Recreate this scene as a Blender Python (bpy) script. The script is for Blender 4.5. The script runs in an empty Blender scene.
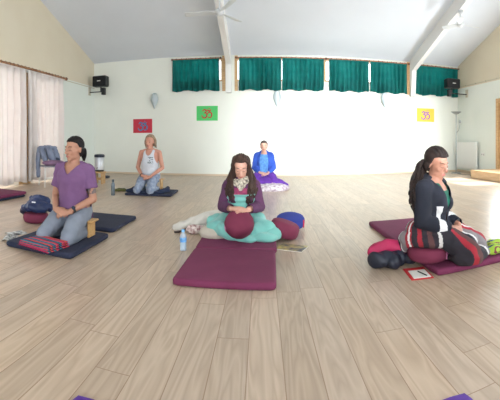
import bpy, math, random
import numpy as np
from mathutils import Vector, Matrix, noise as mnoise

# ------------------------------------------------------------------ camera, sky, light, exposure
SC = bpy.context.scene
COL = SC.collection
F, PX0, PYH = 364.4, 262.3, 140.8          # pixels per radian, pixel of +Y, pixel row of the horizon
YAW = 0.0338
cam_d = bpy.data.cameras.new('camera')
cam = bpy.data.objects.new('camera', cam_d); COL.objects.link(cam)
cam.location = (0, 0, 1.0); cam.rotation_euler = (math.pi/2, 0, YAW)
cam_d.type = 'PANO'
def camset(k, v):
    for holder in (cam_d, getattr(cam_d, 'cycles', None)):
        try: setattr(holder, k, v); 
        except Exception: pass
camset('panorama_type', 'CENTRAL_CYLINDRICAL')
camset('central_cylindrical_range_u_min', -250/F); camset('central_cylindrical_range_u_max', 250/F)
camset('central_cylindrical_range_v_min', -(400-PYH)/F); camset('central_cylindrical_range_v_max', PYH/F)
camset('central_cylindrical_radius', 1.0)
cam_d.clip_start = 0.02; cam_d.clip_end = 200
SC.camera = cam
SC.view_settings.view_transform = 'Standard'; SC.view_settings.look = 'None'
SC.view_settings.gamma = 1.0; SC.view_settings.use_curve_mapping = False
SC.view_settings.exposure = 0.55

world = bpy.data.worlds.new('sky'); SC.world = world; world.use_nodes = True
bg = world.node_tree.nodes['Background']
bg.inputs[0].default_value = (0.86, 0.93, 1.0, 1); bg.inputs[1].default_value = 2.6

def light(kind, name, loc, target, energy, color=(1, 1, 1), size=None, size_y=None, spread=None, angle=None):
    d = bpy.data.lights.new(name, kind); d.energy = energy; d.color = color
    if size:
        d.shape = 'RECTANGLE'; d.size = size; d.size_y = size_y or size
    if spread: d.spread = math.radians(spread)
    if angle: d.angle = math.radians(angle)
    o = bpy.data.objects.new(name, d); COL.objects.link(o); o.location = loc
    v = Vector(target)-Vector(loc)
    o.rotation_euler = v.to_track_quat('-Z', 'Y').to_euler()
    return o
light('SUN', 'sun', (12, 0, 9), (12-1.0, 0.42, 9-1.02), 10.0, (1.0, 0.97, 0.92), angle=0.6)
# daylight that enters by the windows of the front wall, the right wall and the curtained left wall, plus one added lamp
light('AREA', 'front_window_daylight', (0.4, -5.0, 2.05), (0.4, 10, 4.6), 270, (0.86, 0.94, 1.0), 8.0, 2.1)
light('AREA', 'side_window_daylight', (6.0, 1.3, 1.7), (-5, 6.5, 2.6), 120, (0.84, 0.93, 1.0), 2.5, 1.8)
light('AREA', 'added_wall_glow', (1.0, -4.9, 3.3), (2.05, 10.34, .9), 70, (0.9, 0.98, 1.0), 2.2, 0.7, spread=27)  # added narrow lamp, no window here: makes the bright patch on the back wall

light('AREA', 'curtained_window_daylight', (-5.42, 5.86, 1.31), (0, 5.86, 1.31), 170, (0.9, 0.96, 1.0), 4.5, 2.3)
light('AREA', 'glazed_door_daylight', (5.95, 7.05, 1.5), (-5, 7.3, 1.9), 110, (0.88, 0.95, 1.0), 1.9, .9)

# ------------------------------------------------------------------ helpers
def srgb(r, g, b):
    def c(x):
        x /= 255.0
        return x/12.92 if x <= .04045 else ((x+.055)/1.055)**2.4
    return (c(r), c(g), c(b), 1.0)

def dirp(px):
    t = (px-PX0)/F
    return math.sin(t), math.cos(t)
def floor_at(px, py, z=0.0):
    r = (1-z)*F/(py-PYH); s, c = dirp(px); return (r*s, r*c, z)
def wall_at(px, py, Y=10.343):
    s, c = dirp(px); r = Y/c; return (r*s, Y, 1-(py-PYH)/F*r)
def side_at(px, py, X):
    s, c = dirp(px); r = X/s; return (X, r*c, 1-(py-PYH)/F*r)

MATS = {}
def mat(name, rgb, rough=.6, rgb2=None, scale=8.0, bump=0.0, bscale=60.0, metal=0.0, spec=.5, sheen=0.0, translucent=0.0, stretch=(1, 1, 1), emit=None):
    if name in MATS: return MATS[name]
    m = bpy.data.materials.new(name); m.use_nodes = True; MATS[name] = m
    nt = m.node_tree; N = nt.nodes; L = nt.links; b = N['Principled BSDF']
    b.inputs['Base Color'].default_value = srgb(*rgb); b.inputs['Roughness'].default_value = rough
    b.inputs['Metallic'].default_value = metal; b.inputs['Specular IOR Level'].default_value = spec
    if sheen: b.inputs['Sheen Weight'].default_value = sheen
    tc = N.new('ShaderNodeTexCoord'); mp = N.new('ShaderNodeMapping'); mp.inputs['Scale'].default_value = stretch
    L.new(tc.outputs['Object'], mp.inputs[0])
    if rgb2:
        n = N.new('ShaderNodeTexNoise'); n.inputs['Scale'].default_value = scale; n.inputs['Detail'].default_value = 4
        L.new(mp.outputs[0], n.inputs['Vector'])
        r = N.new('ShaderNodeValToRGB'); r.color_ramp.elements[0].position = .35; r.color_ramp.elements[1].position = .65
        r.color_ramp.elements[0].color = srgb(*rgb); r.color_ramp.elements[1].color = srgb(*rgb2)
        L.new(n.outputs['Fac'], r.inputs[0]); L.new(r.outputs[0], b.inputs['Base Color'])
    if bump:
        n2 = N.new('ShaderNodeTexNoise'); n2.inputs['Scale'].default_value = bscale; n2.inputs['Detail'].default_value = 3
        L.new(mp.outputs[0], n2.inputs['Vector'])
        bp = N.new('ShaderNodeBump'); bp.inputs['Strength'].default_value = bump; bp.inputs['Distance'].default_value = .01
        L.new(n2.outputs['Fac'], bp.inputs['Height']); L.new(bp.outputs[0], b.inputs['Normal'])
    if translucent:
        t = N.new('ShaderNodeBsdfTranslucent'); mx = N.new('ShaderNodeMixShader'); mx.inputs[0].default_value = translucent
        if rgb2: L.new(r.outputs[0], t.inputs[0])
        else: t.inputs[0].default_value = srgb(*rgb)
        L.new(b.outputs[0], mx.inputs[1]); L.new(t.outputs[0], mx.inputs[2]); L.new(mx.outputs[0], N['Material Output'].inputs[0])
    return m

def glass_mat():
    m = bpy.data.materials.new('pane_glass'); m.use_nodes = True; nt = m.node_tree; N = nt.nodes; L = nt.links
    N.remove(N['Principled BSDF'])
    t = N.new('ShaderNodeBsdfTransparent'); g = N.new('ShaderNodeBsdfGlossy'); g.inputs['Roughness'].default_value = .02
    mx = N.new('ShaderNodeMixShader'); mx.inputs[0].default_value = .05
    L.new(t.outputs[0], mx.inputs[1]); L.new(g.outputs[0], mx.inputs[2]); L.new(mx.outputs[0], N['Material Output'].inputs[0])
    return m

def floor_mat():
    m = bpy.data.materials.new('oak_planks'); m.use_nodes = True; nt = m.node_tree; N = nt.nodes; L = nt.links; b = N['Principled BSDF']
    tc = N.new('ShaderNodeTexCoord'); sp = N.new('ShaderNodeSeparateXYZ'); L.new(tc.outputs['Object'], sp.inputs[0])
    def M(op, a, c=None, d=None):
        n = N.new('ShaderNodeMath'); n.operation = op
        for i, v in enumerate((a, c, d)):
            if v is None: continue
            if isinstance(v, (int, float)): n.inputs[i].default_value = v
            else: L.new(v, n.inputs[i])
        return n.outputs[0]
    W, LEN = .1613, 1.25
    u = M('DIVIDE', M('SUBTRACT', sp.outputs[0], .094), W)
    col = M('FLOOR', u); fu = M('FRACT', u)
    wn = N.new('ShaderNodeTexWhiteNoise'); wn.noise_dimensions = '1D'; L.new(col, wn.inputs['W'])
    v = M('ADD', M('DIVIDE', sp.outputs[1], LEN), M('MULTIPLY', wn.outputs['Value'], 7.0))
    row = M('FLOOR', v); fv = M('FRACT', v)
    du = M('MULTIPLY', M('MINIMUM', fu, M('SUBTRACT', 1.0, fu)), W)
    dv = M('MULTIPLY', M('MINIMUM', fv, M('SUBTRACT', 1.0, fv)), LEN)
    d = M('MINIMUM', du, dv)
    seam = M('LESS_THAN', d, .0017)
    cv = N.new('ShaderNodeCombineXYZ'); L.new(col, cv.inputs[0]); L.new(row, cv.inputs[1])
    w2 = N.new('ShaderNodeTexWhiteNoise'); w2.noise_dimensions = '2D'; L.new(cv.outputs[0], w2.inputs['Vector'])
    # grain: per plank offset coordinates stretched along the plank
    gx = M('ADD', sp.outputs[0], M('MULTIPLY', w2.outputs['Value'], 31.0)); gy = M('ADD', M('MULTIPLY', sp.outputs[1], .10), M('MULTIPLY', col, 3.7))
    gv = N.new('ShaderNodeCombineXYZ'); L.new(gx, gv.inputs[0]); L.new(gy, gv.inputs[1])
    n1 = N.new('ShaderNodeTexNoise'); n1.inputs['Scale'].default_value = 9; n1.inputs['Detail'].default_value = 2; n1.inputs['Distortion'].default_value = .6; L.new(gv.outputs[0], n1.inputs['Vector'])
    rings = M('FRACT', M('MULTIPLY', n1.outputs['Fac'], 7.0))
    rings = M('ABSOLUTE', M('SUBTRACT', M('MULTIPLY', rings, 2.0), 1.0))
    gv2 = N.new('ShaderNodeCombineXYZ'); L.new(M('MULTIPLY', gx, 1.0), gv2.inputs[0]); L.new(M('MULTIPLY', sp.outputs[1], .04), gv2.inputs[1])
    n2 = N.new('ShaderNodeTexNoise'); n2.inputs['Scale'].default_value = 55; n2.inputs['Detail'].default_value = 5; L.new(gv2.outputs[0], n2.inputs['Vector'])
    fac = M('ADD', M('MULTIPLY', rings, .55), M('MULTIPLY', n2.outputs['Fac'], .45))
    r = N.new('ShaderNodeValToRGB'); e = r.color_ramp.elements
    e[0].position = .1; e[0].color = srgb(173, 150, 127); e[1].position = .9; e[1].color = srgb(199, 177, 154)
    L.new(fac, r.inputs[0])
    hsv = N.new('ShaderNodeHueSaturation'); L.new(r.outputs[0], hsv.inputs['Color'])
    L.new(M('ADD', M('MULTIPLY', w2.outputs['Value'], .18), .88), hsv.inputs['Value'])
    L.new(M('ADD', M('MULTIPLY', wn.outputs['Value'], .12), .92), hsv.inputs['Saturation'])
    mx = N.new('ShaderNodeMix'); mx.data_type = 'RGBA'; L.new(seam, mx.inputs[0]); L.new(hsv.outputs[0], mx.inputs[6]); mx.inputs[7].default_value = srgb(140, 112, 88)
    L.new(mx.outputs[2], b.inputs['Base Color'])
    b.inputs['Roughness'].default_value = .30
    b.inputs['Specular IOR Level'].default_value = .5
    return m

class MB:
    """collects closed shapes into one mesh"""
    def __init__(s): s.v = []; s.f = []; s.m = []; s.n = 0
    def add(s, V, Fc, mi=0):
        V = np.asarray(V, float); s.v.append(V)
        for f in Fc: s.f.append(tuple(int(i)+s.n for i in f)); s.m.append(mi)
        s.n += len(V); return s
    def box(s, lo, hi, mi=0, bev=0.0, rz=0.0, at=None):
        lo = np.array(lo, float); hi = np.array(hi, float); c = (lo+hi)/2; h = (hi-lo)/2
        if bev > 0:
            b = min(bev, h.min()*.98); V = []
            for sx in (-1, 1):
                for sy in (-1, 1):
                    for sz in (-1, 1):
                        sg = np.array((sx, sy, sz), float)
                        for k in range(3):
                            p = h-b; p = p.copy(); p[k] = h[k]; V.append(c+sg*p)
            V = np.array(V)
            import bmesh
            bm = bmesh.new(); vs = [bm.verts.new(p) for p in V]
            bmesh.ops.convex_hull(bm, input=vs); bm.verts.ensure_lookup_table(); bm.verts.index_update()
            V = np.array([tuple(q.co) for q in bm.verts]); Fc = [[q.index for q in f.verts] for f in bm.faces]; bm.free()
        else:
            V = np.array([c+h*np.array((x, y, z)) for x in (-1, 1) for y in (-1, 1) for z in (-1, 1)])
            Fc = [(0, 1, 3, 2), (4, 6, 7, 5), (0, 4, 5, 1), (2, 3, 7, 6), (0, 2, 6, 4), (1, 5, 7, 3)]
        if rz:
            a, bb = math.cos(rz), math.sin(rz); q = V-c; V = c+np.stack([q[:, 0]*a-q[:, 1]*bb, q[:, 0]*bb+q[:, 1]*a, q[:, 2]], 1)
        return s.add(V, Fc, mi)
    def ell(s, c, r, mi=0, n=16, rot=None):
        V = [(0, 0, 1)]; Fc = []; m = n//2
        for i in range(1, m):
            t = math.pi*i/m
            for j in range(n): V.append((math.sin(t)*math.cos(2*math.pi*j/n), math.sin(t)*math.sin(2*math.pi*j/n), math.cos(t)))
        V.append((0, 0, -1)); last = len(V)-1
        for j in range(n):
            Fc.append((0, 1+j, 1+(j+1) % n)); Fc.append((last, last-n+(j+1) % n, last-n+j))
        for i in range(m-2):
            for j in range(n):
                a = 1+i*n+j; b = 1+i*n+(j+1) % n; Fc.append((a, a+n, b+n, b))
        V = np.array(V)*np.array(r)
        if rot is not None: V = V@np.array(rot.to_3x3()).T
        return s.add(V+np.array(c), Fc, mi)
    def tube(s, pts, rad, n=10, mi=0, flat=None, up=(0, 0, 1)):
        """round or oval tube; rad: number or per point number or (side, up) pair"""
        P = [Vector(p) for p in pts]; k = len(P); V = []; Fc = []
        for i, p in enumerate(P):
            t = (P[min(i+1, k-1)]-P[max(i-1, 0)]).normalized()
            u = Vector(up)
            if abs(t.dot(u)) > .95: u = Vector((0, 1, 0)) if abs(t.y) < .9 else Vector((1, 0, 0))
            a = t.cross(u).normalized(); b = a.cross(t).normalized()
            r = rad[i] if hasattr(rad, '__len__') else rad
            ra, rb = r if hasattr(r, '__len__') else (r, r)
            for j in range(n):
                th = 2*math.pi*j/n; V.append(tuple(p+a*(ra*math.cos(th))+b*(rb*math.sin(th))))
        for i in range(k-1):
            for j in range(n):
                a = i*n+j; b = i*n+(j+1) % n; Fc.append((a, b, b+n, a+n))
        Fc.append(tuple(range(n-1, -1, -1))); Fc.append(tuple((k-1)*n+j for j in range(n)))
        return s.add(V, Fc, mi)
    def cap(s, a, b, ra, rb, n=12, mi=0):
        s.tube([a, b], [ra, rb], n, mi); s.ell(a, (ra,)*3, mi, n); s.ell(b, (rb,)*3, mi, n); return s
    def limb(s, pts, rad, n=14, mi=0):
        s.tube(pts, rad, n, mi)
        for p, r in zip(pts, rad):
            s.ell(p, (r,)*3 if not hasattr(r, '__len__') else (r[0], r[0], r[1]), mi, n)
        return s
    def loft(s, secs, n=24, mi=0, power=2.0):
        """horizontal oval sections (x, y, z, rx, ry), bottom to top, capped"""
        V = []; Fc = []
        for (x, y, z, rx, ry) in secs:
            for j in range(n):
                th = 2*math.pi*j/n; c, q = math.cos(th), math.sin(th)
                V.append((x+rx*math.copysign(abs(c)**(2/power), c), y+ry*math.copysign(abs(q)**(2/power), q), z))
        k = len(secs)
        for i in range(k-1):
            for j in range(n):
                a = i*n+j; b = i*n+(j+1) % n; Fc.append((a, b, b+n, a+n))
        Fc.append(tuple(range(n-1, -1, -1))); Fc.append(tuple((k-1)*n+j for j in range(n)))
        return s.add(V, Fc, mi)
    def lathe(s, prof, c=(0, 0, 0), n=24, mi=0):
        return s.loft([(c[0], c[1], c[2]+z, r, r) for r, z in prof], n, mi)
    def prism(s, poly, lo, hi, axis=1, mi=0):
        """polygon extruded along an axis; poly holds the two other coordinates in order"""
        k = len(poly); V = []
        for t in (lo, hi):
            for p in poly:
                q = list(p); q.insert(axis, t); V.append(q)
        Fc = [tuple(range(k-1, -1, -1)), tuple(range(k, 2*k))]+[(i, (i+1) % k, (i+1) % k+k, i+k) for i in range(k)]
        return s.add(V, Fc, mi)
    def mesh(s, name):
        me = bpy.data.meshes.new(name); me.from_pydata(np.concatenate(s.v).tolist(), [], s.f)
        me.polygons.foreach_set('material_index', s.m); me.update()
        import bmesh
        bm = bmesh.new(); bm.from_mesh(me); bmesh.ops.recalc_face_normals(bm, faces=bm.faces); bm.to_mesh(me); bm.free()
        return me
    def build(s, name, mats, parent=None, smooth=True, voxel=None, smoothing=4, wrinkle=None, cut=None, paint=None, sub=0, solid=0, shade_angle=40):
        me = s.mesh(name)
        if not isinstance(mats, (list, tuple)): mats = [mats]
        ob = bpy.data.objects.new(name, me)
        if voxel:
            tmp = bpy.data.objects.new('tmp', me); COL.objects.link(tmp)
            md = tmp.modifiers.new('r', 'REMESH'); md.mode = 'VOXEL'; md.voxel_size = voxel
            if smoothing:
                sm = tmp.modifiers.new('s', 'SMOOTH'); sm.factor = .5; sm.iterations = smoothing
            dg = bpy.context.evaluated_depsgraph_get(); dg.update()
            me2 = bpy.data.meshes.new_from_object(tmp.evaluated_get(dg)); me2.name = name
            bpy.data.objects.remove(tmp); bpy.data.meshes.remove(me); me = me2; ob = bpy.data.objects.new(name, me)
        for m in mats:
            if m.name not in [q.name for q in me.materials if q]: me.materials.append(m)
        if wrinkle:
            nv = len(me.vertices); co = np.empty(nv*3); me.vertices.foreach_get('co', co); co = co.reshape(-1, 3)
            no = np.array([tuple(v.normal) for v in me.vertices])
            d = np.array([wrinkle(Vector(p)) for p in co]); co = co+no*d[:, None]
            me.vertices.foreach_set('co', co.ravel()); me.update()
        if cut:
            import bmesh
            bm = bmesh.new(); bm.from_mesh(me)
            bmesh.ops.delete(bm, geom=[f for f in bm.faces if cut(f.calc_center_median())], context='FACES')
            bd = {}
            for e in bm.edges:
                if e.is_boundary:
                    a, b = e.verts; bd.setdefault(a, []).append(b); bd.setdefault(b, []).append(a)
            for _ in range(6):
                new = {v: v.co*.4+(n[0].co+n[1].co)*.3 for v, n in bd.items() if len(n) == 2}
                for v, c in new.items(): v.co = c
            bm.to_mesh(me); bm.free()
        if paint:
            for p in me.polygons: p.material_index = paint(p.center)
        if smooth:
            me.polygons.foreach_set('use_smooth', [True]*len(me.polygons))
            if not voxel and not sub:
                try: me.set_sharp_from_angle(angle=math.radians(shade_angle))
                except Exception: pass
        COL.objects.link(ob)
        if parent is not None: ob.parent = parent
        if solid:
            q = ob.modifiers.new('thickness', 'SOLIDIFY'); q.thickness = solid; q.offset = 0
        if sub:
            q = ob.modifiers.new('smooth', 'SUBSURF'); q.levels = sub; q.render_levels = sub
        return ob

def tag(o, label, cat, group=None):
    o['label'] = label; o['category'] = cat
    if group: o['group'] = group
    return o
def thing(name, label, cat, loc=(0, 0, 0), rz=0.0, group=None):
    o = bpy.data.objects.new(name, None); COL.objects.link(o); o.empty_display_size = .1
    o.location = loc; o.rotation_euler = (0, 0, rz)
    return tag(o, label, cat, group)
def struct(o): o['kind'] = 'structure'; return o

def nz(p, f, seed=0): return mnoise.noise(Vector((p.x*f+seed, p.y*f-seed*.7, p.z*f+seed*1.3)))
def folds(amp, f, seed=0, fine=.35):
    """cloth creases: ridged noise"""
    def w(p):
        a = nz(p, f, seed); b = nz(p, f*2.3, seed+5)
        return amp*((1-2*abs(a))*.7-.2+fine*b)
    return w
def spline(pts, per=6):
    P = [np.array(p, float) for p in pts]; out = []
    for i in range(len(P)-1):
        p0 = P[max(i-1, 0)]; p1 = P[i]; p2 = P[i+1]; p3 = P[min(i+2, len(P)-1)]
        for k in range(per):
            t = k/per; out.append(.5*(2*p1+(p2-p0)*t+(2*p0-5*p1+4*p2-p3)*t*t+(3*p1-p0-3*p2+p3)*t**3))
    out.append(P[-1]); return [tuple(q) for q in out]

# ------------------------------------------------------------------ materials
M_BACK = mat('back_wall_paint', (226, 227, 217), .75, (229, 230, 220), 1.5, .05, 40)
M_LOW = mat('lower_wall_paint', (224, 230, 222), .75, (227, 232, 225), 1.5, .05, 40)
M_GABLE = mat('gable_paint', (214, 203, 180), .8, (217, 207, 185), 1.5, .05, 40)
M_CEIL = mat('ceiling_paint', (212, 217, 224), .85, (215, 220, 227), 1.2, .04, 40)
M_BEAM = mat('beam_paint', (226, 224, 220), .6)
M_WOOD = mat('pine_wood', (205, 168, 120), .5, (188, 148, 100), 6, .05, 30, stretch=(1, 1, 6))
M_STEP = mat('step_wood', (222, 190, 150), .45, (208, 174, 132), 5, .04, 30, stretch=(6, .6, 6))
M_SKIRT = mat('skirting_wood', (212, 192, 164), .5)
M_GLASS = glass_mat()
M_BLACK = mat('black_plastic', (24, 25, 29), .45)
M_WHITEP = mat('white_plastic', (232, 232, 228), .4)
M_ENAMEL = mat('white_enamel', (236, 236, 230), .35)
M_STEEL = mat('brushed_steel', (200, 202, 205), .38, metal=.55)
M_GREYM = mat('grey_metal', (150, 153, 152), .4, metal=.6)
M_SKINS = {}

# ------------------------------------------------------------------ the setting
XL, XR, YB, YF, ZE, SL, YR = -5.145, 6.144, 10.343, -5.3, 3.443, .345, 2.5
def roof(y): return ZE+SL*(YB-y) if y > YR else ZE+SL*(YB-YR)-SL*(YR-y)
ZR = roof(YR)
m = MB(); m.box((XL-.3, YF-.3, -.12), (XR+.3, YB+.3, 0)); struct(m.build('floor', floor_mat(), smooth=False))

# back wall with three high window openings
WZ0, WZ1 = 2.70, 3.37
WIN = [(wall_at(175, 80)[0], wall_at(223.5, 80)[0]), (wall_at(235, 80)[0], wall_at(408, 80)[0]), (wall_at(415, 80)[0], wall_at(456, 80)[0])]
m = MB(); T = .22
m.box((XL-.3, YB, -.1), (XR+.3, YB+T, WZ0)); m.box((XL-.3, YB, WZ1), (XR+.3, YB+T, ZE+.25))
xs = [XL-.3]+[q for w in WIN for q in w]+[XR+.3]
for i in range(0, len(xs), 2): m.box((xs[i], YB, WZ0), (xs[i+1], YB+T, WZ1))
struct(m.build('wall_back', M_BACK, smooth=False))
for i, (a, b) in enumerate(WIN):
    w = MB(); t = .07
    for lo, hi in (((a, YB-.012, WZ0), (a+t, YB+.14, WZ1)), ((b-t, YB-.012, WZ0), (b, YB+.14, WZ1)), ((a+t, YB-.012, WZ0), (b-t, YB+.14, WZ0+t*.6)), ((a+t, YB-.012, WZ1-t*.6), (b-t, YB+.14, WZ1))):
        w.box(lo, hi, bev=.004)
    if b-a > 3:
        for k in (1, 2, 3):
            x = a+(b-a)*k/4; w.box((x-.03, YB+.01, WZ0+t*.6), (x+.03, YB+.12, WZ1-t*.6), bev=.004)
    wo = struct(w.build('window_%d' % (i+1), M_WOOD, smooth=False))
    g = MB(); g.box((a+t*.5, YB+.07, WZ0+.02), (b-t*.5, YB+.078, WZ1-.02)); g.build('pane', M_GLASS, wo, smooth=False)
# wood posts beside the windows, on the wall face
k = 0
for px in (223.8, 236.2, 408.2):
    x = wall_at(px, 80)[0]; p = MB(); p.box((x-.045, YB-.02, WZ0-.28), (x+.045, YB, ZE-.02), bev=.003); k += 1
    struct(p.build('trim_%d' % k, M_WOOD, smooth=False))

def gable(name, X, out, openings):
    """side wall: lower painted panel and the gable above, as one mesh; openings are (y0, y1, z0, z1)"""
    g = MB(); x0, x1 = sorted((X, X+out*.22)); zr = 2.70
    ys = [YF-.2]+[q for o in openings for q in o[:2]]+[YB+.2]
    for i in range(0, len(ys), 2): g.box((x0, ys[i], -.1), (x1, ys[i+1], zr), 0)
    for (a, b, c, d) in openings:
        if c > 0: g.box((x0, a, -.1), (x1, b, c), 0)
        g.box((x0, a, d), (x1, b, zr), 0)
    g.prism([(YF-.2, zr), (YB+.2, zr), (YB+.2, ZE+.1), (YR, ZR+.15), (YF-.2, ZE+.1)], x0-.0*out, x1, 0, 1)
    return struct(g.build(name, [M_LOW, M_GABLE], smooth=False))
gable('wall_left', XL, -1, [(3.6, 6.55, .12, 2.5), (7.0, 8.12, .12, 2.5)])
DOORS = [(5.95, 8.17, 0.0, 2.12)]
SIDEWIN = [(0.0, 2.6, .75, 2.55)]
gable('wall_right', XR, 1, SIDEWIN+DOORS)
t = MB(); t.box((XL, YF, 2.645), (XL+.018, YB, 2.665), bev=.003); struct(t.build('trim_left', mat('rail_cream', (196, 188, 168), .6), smooth=False))
t = MB(); t.box((XR-.018, YF, 2.735), (XR, YB, 2.755), bev=.003)
for y in np.arange(6.5, 10.2, .55): t.box((XR-.035, y, 2.73), (XR-.018, y+.025, 2.765))
struct(t.build('trim_right', MATS['rail_cream'], smooth=False))
# front wall behind the photographer, with a band of windows
m = MB(); fw0, fw1 = -3.6, 4.4
m.box((XL-.3, YF-.22, -.1), (XR+.3, YF, 1.0)); m.box((XL-.3, YF-.22, 3.1), (XR+.3, YF, ZE+.3))
m.box((XL-.3, YF-.22, 1.0), (fw0, YF, 3.1)); m.box((fw1, YF-.22, 1.0), (XR+.3, YF, 3.1)); struct(m.build('wall_front', M_LOW, smooth=False))
def window(name, x0, y0, x1, y1, z0, z1, n):
    w = MB(); dx, dy = x1-x0, y1-y0; ln = math.hypot(dx, dy); ax = dx > dy
    for i in range(n+1):
        q = i/n
        if ax: w.box((x0+dx*q-.035, y0-.05, z0), (x0+dx*q+.035, y0+.05, z1), bev=.004)
        else: w.box((x0-.05, y0+dy*q-.035, z0), (x0+.05, y0+dy*q+.035, z1), bev=.004)
    for z in (z0, z1-.07):
        if ax: w.box((x0, y0-.05, z), (x1, y0+.05, z+.07), bev=.004)
        else: w.box((x0-.05, y0, z), (x0+.05, y1, z+.07), bev=.004)
    o = struct(w.build(name, M_WOOD, smooth=False))
    g = MB(); g.box((x0, y0-.004, z0), (x1, y0+.004, z1)) if ax else g.box((x0-.004, y0, z0), (x0+.004, y1, z1))
    g.build('pane', M_GLASS, o, smooth=False)
window('window_4', fw0, YF-.11, fw1, YF-.11, 1.0, 3.1, 5)
window('window_5', XR+.11, 0.0, XR+.11, 2.6, .75, 2.55, 2)
window('window_6', XL-.11, 3.6, XL-.11, 6.55, .12, 2.5, 3)
window('window_7', XL-.11, 7.0, XL-.11, 8.12, .12, 2.5, 2)
t = MB(); t.box((XL-.01, 6.5, 0), (XL+.02, 6.95, 2.6), bev=.004); struct(t.build('trim_4', M_WOOD, smooth=False))
# ceiling: two slopes
m = MB()
m.prism([(YB+.3, roof(YB)-.1035), (YB+.3, ZE+.05), (YR, ZR+.16), (YF-.3, roof(YF-.3)+.16), (YF-.3, roof(YF-.3)), (YR, ZR)], XL-.3, XR+.3, 0)
struct(m.build('ceiling', M_CEIL, smooth=False))
# roof beams with their corbel posts
for i, px in enumerate((229, 411.5)):
    x = wall_at(px, 90)[0]; b = MB(); w = .07
    zb = 2.36
    b.prism([(YB, zb), (YB-.13, zb), (YB-.22, roof(YB-.22)-.38), (YR, ZR-.38), (YR, ZR-.0), (YB, roof(YB))], x-w, x+w, 0)
    struct(b.build('beam_%d' % (i+1), M_BEAM, smooth=False))
    p = MB(); p.box((x+w, 9.2, roof(9.2)-.45), (x+w+.015, 9.34, roof(9.2)-.42))
# skirting
m = MB(); m.box((XL, YB-.014, 0), (XR, YB, .05), bev=.004); struct(m.build('baseboard_back', M_SKIRT, smooth=False))
m = MB(); m.box((XL, YF, 0), (XL+.014, YB-.014, .065), bev=.004); struct(m.build('baseboard_left', mat('skirting_white', (226, 222, 212), .5), smooth=False))
m = MB(); m.box((XR-.014, 8.28, 0), (XR, YB-.014, .065), bev=.004); struct(m.build('baseboard_right', M_SKIRT, smooth=False))
# glazed double door in the right wall, on top of a low wooden step
d = MB(); y0, y1, z1 = DOORS[0][0], DOORS[0][1], DOORS[0][3]; xa, xb = XR-.03, XR+.1
for lo, hi in (((xa, y1-.07, .2), (xb, y1+.04, z1+.06)), ((xa, y0-.04, .2), (xb, y0+.07, z1+.06)), ((xa, y0+.07, z1-.06), (xb, y1-.07, z1+.06))):
    d.box(lo, hi, bev=.006)
do = struct(d.build('door_1', M_WOOD, smooth=False))
ym = (y0+y1)/2
for a, b in ((y0+.075, ym-.005), (ym+.005, y1-.075)):
    l = MB(); x0, x1 = XR+.0, XR+.05
    l.box((x0, a, .215), (x1, a+.11, z1-.065), bev=.004); l.box((x0, b-.11, .215), (x1, b, z1-.065), bev=.004)
    l.box((x0, a+.11, .215), (x1, b-.11, .98), bev=.004); l.box((x0, a+.11, z1-.2), (x1, b-.11, z1-.065), bev=.004)
    lo = l.build('door_leaf', M_WOOD, do, smooth=False)
    g = MB(); g.box((x0+.02, a+.11, .98), (x0+.028, b-.11, z1-.2)); g.build('pane', M_GLASS, lo, smooth=False)
    h = MB(); yy = a+.06 if a > ym else b-.06
    h.tube([(x0, yy, 1.25), (x0-.05, yy, 1.25)], .012); h.tube([(x0-.05, yy, 1.25), (x0-.05, yy+(.11 if a > ym else -.11), 1.25)], .01); h.build('handle', M_BLACK, lo)
m = MB(); m.box((5.33, 3.0, 0), (XR-.016, 8.28, .21), bev=.008); m.box((5.315, 3.0, .19), (5.335, 8.285, .215), bev=.004)
tag(m.build('wooden_step', M_STEP, smooth=False), 'low pale wooden step below the door on the right wall', 'step')

# ------------------------------------------------------------------ green curtains, rods
M_GREEN = mat('green_curtain', (48, 156, 150), .8, (42, 144, 140), 5, .1, 80, translucent=.72)
M_ROD = mat('bamboo_rod', (176, 134, 92), .6, (120, 72, 50), 26, 0)
M_PALE = mat('pale_curtain', (234, 227, 222), .85, (229, 220, 215), 3, .1, 80, translucent=.22)
def curtain(name, p0, p1, ztop, zbot, nf, amp, material, label, cat, group, seed, flare=.0, out=(0, -1)):
    """pleated hanging cloth between two points (x, y)"""
    rnd = random.Random(seed); nx, nzv = nf*10, 14; V = []; Fc = []
    ph = [rnd.uniform(-.6, .6) for _ in range(nf+2)]; am = [rnd.uniform(.55, 1.25) for _ in range(nf+2)]
    for i in range(nx+1):
        u = i/nx; k = u*nf; ki = int(k)
        for j in range(nzv+1):
            v = j/nzv
            a = amp*am[ki]*(.35+.65*min(1, v*3)) ; w = math.sin(2*math.pi*k+ph[ki]*v)
            spread = 1+flare*v
            uu = .5+(u-.5)*spread
            x = p0[0]+(p1[0]-p0[0])*uu; y = p0[1]+(p1[1]-p0[1])*uu
            o = a*w+amp*.4*math.sin(5.3*k+v*2+seed)
            z = ztop+(zbot-ztop)*v+(amp*.5*math.sin(k*1.7+seed) if j == nzv else 0)
            V.append((x+out[0]*(o), y+out[1]*(o), z))
    n1 = nzv+1
    for i in range(nx):
        for j in range(nzv): a = i*n1+j; Fc.append((a, a+1, a+n1+1, a+n1))
    root = thing(name, label, cat, (p0[0], p0[1], zbot), 0, group)
    cc = MB(); cc.add(np.array(V)-np.array((p0[0], p0[1], zbot)), Fc); cc.build('drape', material, root, solid=.006)
    tp = MB(); q0 = np.array((0, 0, ztop-zbot)); q1 = np.array((p1[0]-p0[0], p1[1]-p0[1], ztop-zbot)); 
    tp.tube([tuple(q0), tuple(q1)], [(.012, .02), (.012, .02)], 8); tp.build('heading_tape', material, root)
    return root
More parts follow.
